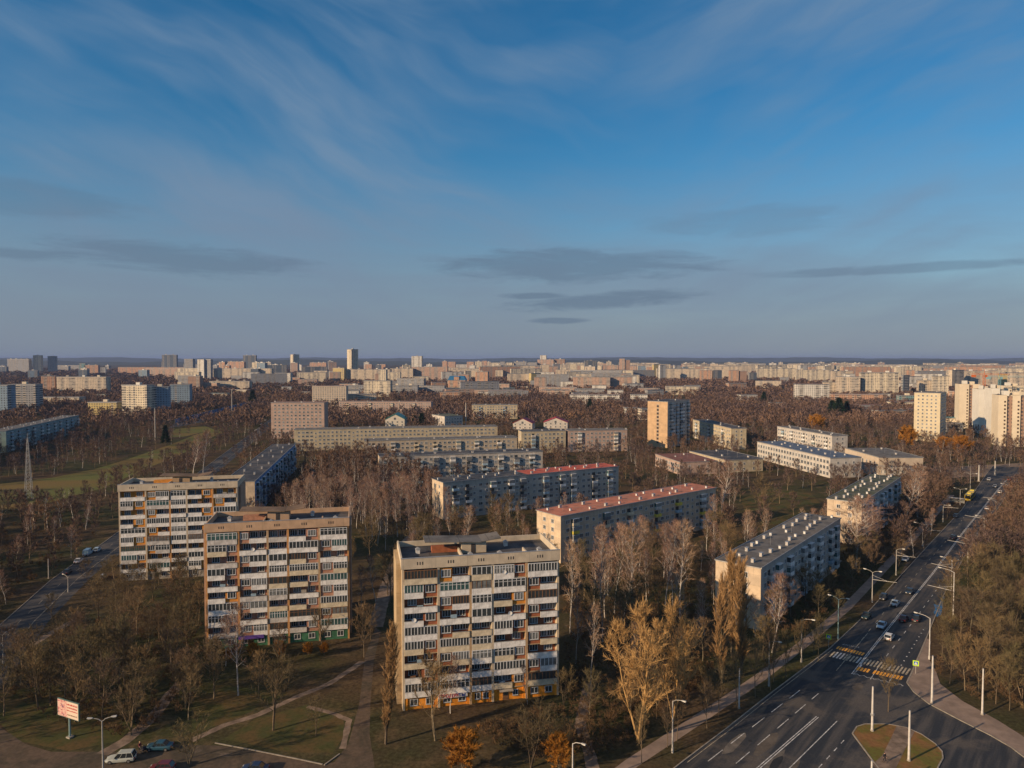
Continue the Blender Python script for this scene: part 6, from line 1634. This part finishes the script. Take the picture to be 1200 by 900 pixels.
post('thick white post with a collar on the traffic island', 1022, 857, 804, .20, collar=True)
post('thick white post on the dry right part of the traffic island', 1065, 892, 832, .19)
post('thick white post at the corner of the right pavement', 1092, 824, 768, .20)
post('white post standing in the edge of the brown wood', 1151, 838, 783, .17)
post('thin white post on the left verge between the street lamps', 866, 830, 783, .14)
post('white post cut off by the bottom edge, left of the island', 1021, 935, 891, .18)
post('tall pale mast at the far junction, left of the two', 1147, 564, 545, .45, PG_, 'masts at the far junction')
post('tall pale mast at the far junction, right of the two', 1166, 557, 540, .45, PG_, 'masts at the far junction')
post('thin tall pole beside the far left street', 347, 0 + 640, 560, .10, PG_, None) if False else None
post('slim pale pole at the left street, behind the parked cars', 57, 678, 655, .14, PG_, 'poles left of the street')
post('tall pale pole by the far road', 272, 488, 457, .5, PG_, 'poles by the far road')
post('tall pale pole at the end of the meadow', 182, 516, 478, .4, PG_, 'poles by the far road')
post('tall chimney like pole in the woods right of the small white block', 546, 500, 472, .6, PG_, None)
# lattice mast
c = P(34, 586); root = empty('lattice_mast', (c.x, c.y, 0), .3, 'grey lattice mast standing on the meadow', 'mast'); LW = mat('mast_white', (.42, .41, .39), .6, .1, 2); Hm = 30
cr_ = lambda i, z: ((1.35 * (1 - z / Hm) + .22) * (1 if i in (0, 1) else -1), (1.35 * (1 - z / Hm) + .22) * (1 if i in (0, 3) else -1), z)
for i in range(4): b = MB(); b.tube(cr_(i, 0), cr_(i, Hm), .09, .07, LW, 5); b.build('leg', root)
b = MB(); n = 9
for k in range(n):
    z0, z1 = Hm * (1 - (1 - k / n)), Hm * ((k + 1) / n)
    for i in range(4): j = (i + 1) % 4; b.tube(cr_(i, z0), cr_(j, z1), .05, .05, LW, 4); b.tube(cr_(j, z0), cr_(i, z1), .05, .05, LW, 4); b.tube(cr_(i, z1), cr_(j, z1), .07, .07, LW, 4)
b.build('bracing', root); b = MB(); b.tube((0, 0, Hm), (0, 0, Hm + 3), .08, .04, LW, 5); b.build('aerial', root)
# blue barrier along the far road
pa, pb = P(205, 496), P(302, 471); dv = (pb - pa); Lb = dv.length; root = empty('barrier_fence', (pa.x, pa.y, 0), math.atan2(dv.y, dv.x), 'long blue barrier fence along the far road left of the pinkish dormitory', 'fence')
BFM = mat('barrier_blue', (.06, .16, .34), .6, .2, .05); b = MB(); b.box(0, Lb, -.1, .1, .3, 4.2, BFM); b.build('panel', root)
fp = Parts(root, 'post', 60); b = MB(); b.box(-.2, .2, -.25, .25, 0, 4.5, PG_); [fp.put(b, (Lb * i / 40, 0, 0)) for i in range(41)]; fp.flush()
# billboard
p = P(80.5, 865); root = empty('billboard', (p.x, p.y, 0), math.atan2(-2.2, 4.9), 'billboard with pink picture and red lettering on a blue grey post', 'billboard')
b = MB(); b.tube((0, .25, 0), (0, .25, 4.6), .19, .17, PT_, 10); b.box(-.5, .5, -.2, .7, 0, .25, CONC); b.build('post', root)
b = MB(); b.box(-2.95, 2.95, -.02, .22, 3.7, 6.9, mat('billboard_back', (.10, .16, .14), .7, .1, 1)); fr = b.build('panel', root)
def poster(k, tcn, out, b):
    n = k.noise(tcn, 1.6, 3, .6, 1.5); s = k.n('ShaderNodeSeparateXYZ'); k.l(tcn, s.inputs[0])
    o = k.mix(k.ss(n, .5, .56), (.62, .42, .36, 1), (.50, .14, .15, 1)); o = k.mix(k.ss(n, .60, .64), o, (.10, .12, .20, 1))
    return k.mix(k.ss(s.outputs[0], -.4, .1), o, (.66, .54, .44, 1))
b = MB(); b.box(-2.8, 2.8, -.045, -.021, 3.82, 6.78, mat('poster_print', (.6, .5, .4), .7, 0, 1, extra=poster)); b.build('poster', fr)
b = MB(); rp = random.Random(4)
for rrow, (zz, hh) in enumerate(((6.1, .34), (5.55, .30), (5.05, .22), (4.25, .26))):
    x = -.3 + .2 * (rrow % 2)
    while x < 2.4:
        w_ = rp.uniform(.10, .26); b.box(x, x + w_, -.06, -.046, zz, zz + hh * rp.uniform(.7, 1), SRED if rrow != 3 else FRAMEB); x += w_ + rp.uniform(.06, .16)
b.build('print_lines', fr)
# crosswalk signs: blue square, white triangle and walking figure on a yellow green board
YG = mat('sign_yellow_green', (.50, .72, .04), .6, 0, 1); BL = mat('sign_blue_field', (.02, .13, .45), .6, 0, 1); SW = mat('sign_white', (.75, .75, .75), .6, 0, 1)
def xsign(label, u, v, vc, ang):
    p = P(u, v); zc = (v - vc) / (v - 420) * CAM_H; root = empty('crosswalk_sign', (p.x, p.y, 0), ang, label, 'road sign', 'crosswalk signs')
    b = MB(); b.tube((0, .08, 0), (0, .08, zc + .4), .05, .05, PG_, 8); b.build('post', root)
    b = MB(); b.box(-.58, .58, -.02, .02, zc - .58, zc + .58, YG); q = b.build('board', root)
    b = MB(); b.box(-.38, .38, -.03, -.021, zc - .38, zc + .38, BL); b.build('blue_field', q)
    b = MB(); b.add([(-.30, -.034, zc - .28), (.30, -.034, zc - .28), (0, -.034, zc + .30)], [(0, 1, 2)], SW); b.build('white_triangle', q)
    f = MB(); y = -.038; n = 10
    f.add([(.0 + .035 * math.cos(i * .628), y, zc + .10 + .035 * math.sin(i * .628)) for i in range(n)], [tuple(range(n))], BLACKP)
    f.add([(-.03, y, zc + .06), (-.02, y, zc - .08), (.03, y, zc - .08), (.035, y, zc + .06)], [(0, 1, 2, 3)], BLACKP)
    f.add([(-.02, y, zc - .081), (-.12, y, zc - .24), (-.08, y, zc - .25), (.015, y, zc - .081)], [(0, 1, 2, 3)], BLACKP); f.add([(.0, y - .001, zc - .081), (.06, y - .001, zc - .25), (.10, y - .001, zc - .24), (.03, y - .001, zc - .081)], [(0, 1, 2, 3)], BLACKP)
    f.build('walking_figure', q)
xsign('yellow green bordered crosswalk sign on the left verge', 971, 759, 746, R(-35))
xsign('yellow green bordered crosswalk sign beside the right pavement', 1073, 790, 777, R(-28))
# bus shelter near the bus
def shelter(label, u, v, ang):
    p = P(u, v); root = empty('bus_shelter', (p.x, p.y, 0), ang, label, 'bus shelter')
    b = MB(); b.box(-3.2, 3.2, -1.2, .9, 2.5, 2.68, PG_); b.build('roof', root)
    for x in (-3, 0, 3): b = MB(); b.box(x - .06, x + .06, .7, .8, 0, 2.5, PG_); b.build('post', root)
    b = MB(); b.box(-2.9, 2.9, .72, .76, .3, 2.3, GLASS2); b.build('glass_wall', root); b = MB(); b.box(-2.2, 2.2, .2, .6, .42, .48, FRAMEB); b.box(-2, -1.9, .3, .5, 0, .42, BLACKP); b.box(1.9, 2, .3, .5, 0, .42, BLACKP); b.build('bench', root)
shelter('bus shelter on the pavement beside the yellow bus', 1121, 590, ACR)

# ================================================================== people
SKIN = mat('skin', (.42, .26, .19), .6, 0, 1)
def skinned(name, pts, edges, m, parent, sub=1, root_i=0):
    me = bpy.data.meshes.new(name); me.from_pydata([p[:3] for p in pts], edges, []); me.materials.append(m)
    o = link(name, me, parent); md = o.modifiers.new('skin', 'SKIN'); 
    sv = me.skin_vertices[0].data if me.skin_vertices else None
    if sv is None:
        bpy.context.view_layer.objects.active = o; o.select_set(True); bpy.ops.mesh.customdata_skin_add(); sv = me.skin_vertices[0].data
    for i, p in enumerate(pts): sv[i].radius = (p[3], p[4] if len(p) > 4 else p[3]); sv[i].use_root = (i == root_i)
    s = o.modifiers.new('sub', 'SUBSURF'); s.levels = s.render_levels = sub
    return o
def person(label, x, y, rz, coat, trou, hair, stride=.18, hands_fwd=.0, z=0.0):
    root = empty('person', (x, y, z), rz, label, 'person')            # faces local -y
    # one vertex per joint: pelvis, spine, chest, neck, head, arms, legs, fingers
    V = [(0, 0, .95, .13, .10), (0, 0, 1.12, .12, .09), (0, -.01, 1.34, .16, .10), (0, 0, 1.48, .07), (0, -.01, 1.56, .06), (0, -.03, 1.66, .085, .10), (0, -.02, 1.74, .07, .085), (0, -.125, 1.64, .018)]
    E = [(0, 1), (1, 2), (2, 3), (3, 4), (4, 5), (5, 6), (5, 7)]
    for s in (-1, 1):
        sw = -s * .12 * (1 if not hands_fwd else 0)
        n = len(V); V += [(s * .19, 0, 1.41, .062), (s * .23, sw * .4 + .02, 1.14, .045), (s * .23, sw - .05 - hands_fwd, .93 + (.1 if hands_fwd else 0), .033), (s * .23, sw - .07 - hands_fwd * 1.2, .84 + (.15 if hands_fwd else 0), .03, .018)]
        E += [(2, n), (n, n + 1), (n + 1, n + 2), (n + 2, n + 3)]
        hx, hy, hz = V[n + 3][:3]
        for f, (dx, ln) in enumerate(((-.028, .062), (-.010, .074), (.009, .070), (.027, .055))):
            k = len(V); V += [(hx + dx * .6, hy - .008, hz - .04, .009), (hx + dx, hy - .022, hz - .04 - ln, .008)]; E += [(n + 3, k), (k, k + 1)]
        k = len(V); V += [(hx - s * .035, hy - .03, hz - .02, .010), (hx - s * .045, hy - .05, hz - .055, .008)]; E += [(n + 3, k), (k, k + 1)]
        n = len(V); st_ = s * stride
        V += [(s * .095, 0, .88, .085), (s * .10, -st_ * .55 - .02, .50, .058), (s * .10, -st_ + .02, .10, .04), (s * .105, -st_ - .12, .035, .035)]; E += [(0, n), (n, n + 1), (n + 1, n + 2), (n + 2, n + 3)]
    skinned('body', V, E, SKIN, root)
    C = [(0, 0, .93, .17, .13), (0, 0, 1.12, .145, .11), (0, -.01, 1.34, .185, .125), (0, 0, 1.46, .09), (0, 0, .80, .175, .14)]; E = [(0, 1), (1, 2), (2, 3), (0, 4)]
    for s in (-1, 1):
        sw = -s * .12 * (1 if not hands_fwd else 0); n = len(C)
        C += [(s * .20, 0, 1.41, .08), (s * .235, sw * .4 + .02, 1.14, .065), (s * .232, sw - .05 - hands_fwd, .94 + (.1 if hands_fwd else 0), .052)]; E += [(2, n), (n, n + 1), (n + 1, n + 2)]
    skinned('coat', C, E, coat, root)
    T = [(0, 0, .93, .145, .115)]; E = []
    for s in (-1, 1):
        st_ = s * stride; n = len(T); T += [(s * .095, 0, .84, .1), (s * .10, -st_ * .55 - .02, .50, .075), (s * .10, -st_ + .02, .12, .06)]; E += [(0, n), (n, n + 1), (n + 1, n + 2)]
    skinned('trousers', T, E, trou, root)
    for s in (-1, 1): b = MB(); y0 = -s * stride; b.hexa([(s * .10 - .055, y0 - .20, 0), (s * .10 + .055, y0 - .20, 0), (s * .10 + .055, y0 + .09, 0), (s * .10 - .055, y0 + .09, 0), (s * .10 - .04, y0 - .17, .06), (s * .10 + .04, y0 - .17, .06), (s * .10 + .045, y0 + .08, .11), (s * .10 - .045, y0 + .08, .11)], BLACKP); b.build('shoe', root)
    hb = MB(); n = 10
    vs = [(0, .0, 1.80)]
    for r_, z_ in ((.07, 1.78), (.098, 1.73), (.102, 1.67), (.085, 1.60)):
        vs += [(r_ * math.cos(i * .628), r_ * 1.1 * math.sin(i * .628) + (.015 if z_ > 1.7 else .035), z_) for i in range(n)]
    fs = [(0, 1 + i, 1 + (i + 1) % n) for i in range(n)] + [(1 + k * n + i, 1 + (k + 1) * n + i, 1 + (k + 1) * n + (i + 1) % n, 1 + k * n + (i + 1) % n) for k in range(3) for i in range(n)]
    hb.add(vs, fs, hair); hb.build('hair', root, smooth=True)
    fc = MB()
    for s in (-1, 1): fc.box(s * .035 - .012, s * .035 + .012, -.128, -.112, 1.665, 1.68, BLACKP)
    fc.box(-.025, .025, -.125, -.112, 1.60, 1.608, mat('lips', (.3, .1, .09), .6, 0, 1)); fc.build('face', root)
    return root
DKC = mat('cloth_dark', (.025, .025, .035), .95, .1, 5); REDC = mat('cloth_dark_red', (.16, .03, .035), .95, .1, 5); JEAN = mat('cloth_jeans', (.05, .07, .12), .95, .1, 5); BLH = mat('hair_blond', (.45, .30, .16), .8, .1, 9); BRH = mat('hair_dark', (.03, .02, .015), .8, .1, 9)
p = P(164, 880.5); person('person in dark red coat with fair hair pushing a dark pram in the yard', p.x, p.y, R(60), REDC, DKC, BLH, .1, .28, .02)
pq = Vector((p.x, p.y, 0)) + Vector((math.sin(R(60)), -math.cos(R(60)), 0)) * .95
root = empty('pram', (pq.x, pq.y, .01), R(60), 'dark pram pushed by the person in the dark red coat', 'pram')
b = MB(); b.hexa([(-.22, -.36, .50), (.22, -.36, .50), (.22, .36, .50), (-.22, .36, .50), (-.28, -.46, .82), (.28, -.46, .82), (.28, .42, .82), (-.28, .42, .82)], DKC); b.build('basket', root)
b = MB(); n = 8
vs = [(s * .285, -.06 - .42 * math.sin(i * math.pi / 14), .80 + .42 * math.cos(i * math.pi / 14)) for s in (-1, 1) for i in range(n)]
b.add(vs, [(i, i + 1, n + i + 1, n + i) for i in range(n - 1)] + [tuple(range(n))[::-1], tuple(range(n, 2 * n))], DKC); b.build('hood', root)
b = MB(); b.path([(-.24, .42, .80), (-.24, .68, 1.02), (.24, .68, 1.02), (.24, .42, .80)], [.016] * 4, RIM, 6); b.tube((-.2, .3, .5), (-.2, -.3, .14), .014, .014, RIM, 5); b.tube((.2, .3, .5), (.2, -.3, .14), .014, .014, RIM, 5); b.tube((-.2, -.3, .5), (-.2, .3, .14), .014, .014, RIM, 5); b.tube((.2, -.3, .5), (.2, .3, .14), .014, .014, RIM, 5); b.build('frame', root)
wm = MB(); wm.tube((-.02, 0, 0), (.02, 0, 0), .14, .14, TYRE, 12); wme = wm.mesh('wheel')
for sx in (-.24, .24):
    for sy in (-.32, .32): link('wheel', wme, root, (sx, sy, .14))
p = P(1036.5, 894); person('person in dark clothes walking on the path across the traffic island', p.x, p.y, R(25), DKC, DKC, BRH, .2, 0, .125)
p = P(706, 640); 

# small low buildings scattered in the woods
LOWB = []; rh = random.Random(21); HC = [('white', FW['white']), ('cream', FW['cream']), ('pink', FW['pink']), ('grey', FW['grey'])]
for i, (u, v) in enumerate([(245, 468), (262, 463), (330, 461), (352, 465), (512, 462), (528, 466), (560, 468), (590, 462), (606, 457), (640, 465), (655, 460), (672, 470), (700, 466), (722, 474), (733, 486), (748, 463), (752, 492), (690, 458), (640, 452), (612, 450), (868, 470), (905, 480), (1010, 484), (1045, 480), (1062, 488), (1030, 492), (1082, 500), (150, 466), (30, 470), (112, 468)]):
    p = P(u, v); cn, fm = HC[rh.randrange(4)]; Lh = rh.uniform(18, 46)
    hz_ = rh.uniform(7, 13)
    LOWB.append([box_building('low_building', f'low {cn} building in the woods {"left of the far road" if u < 200 else "around the beige nine storey building" if u < 400 else "right of the blue roofed building" if u < 760 else "below the long cream slabs"}', p.x, p.y, R(rh.choice((-12, -6, 3, 12))), Lh, 12, hz_, fm, 'low building', 'low buildings scattered in the woods', rh.choice((ROOFG, ROOFR, ROOFD, GREENR)), 'none', i), p.x / p.y])
ordinal(LOWB)

# ================================================================== air
HZ = bpy.data.materials.new('haze_air'); HZ.use_nodes = True; t = HZ.node_tree; t.nodes.clear()
pv = t.nodes.new('ShaderNodeVolumePrincipled'); pv.inputs['Density'].default_value = HAZE_D; pv.inputs['Color'].default_value = (.33, .46, .82, 1); pv.inputs['Anisotropy'].default_value = 0.0
oo = t.nodes.new('ShaderNodeOutputMaterial'); t.links.new(pv.outputs[0], oo.inputs['Volume'])
hb = MB(); hb.box(-28000, 28000, -1500, 28000, -2.5, 125, HZ); o = hb.build('haze'); o['kind'] = 'stuff'
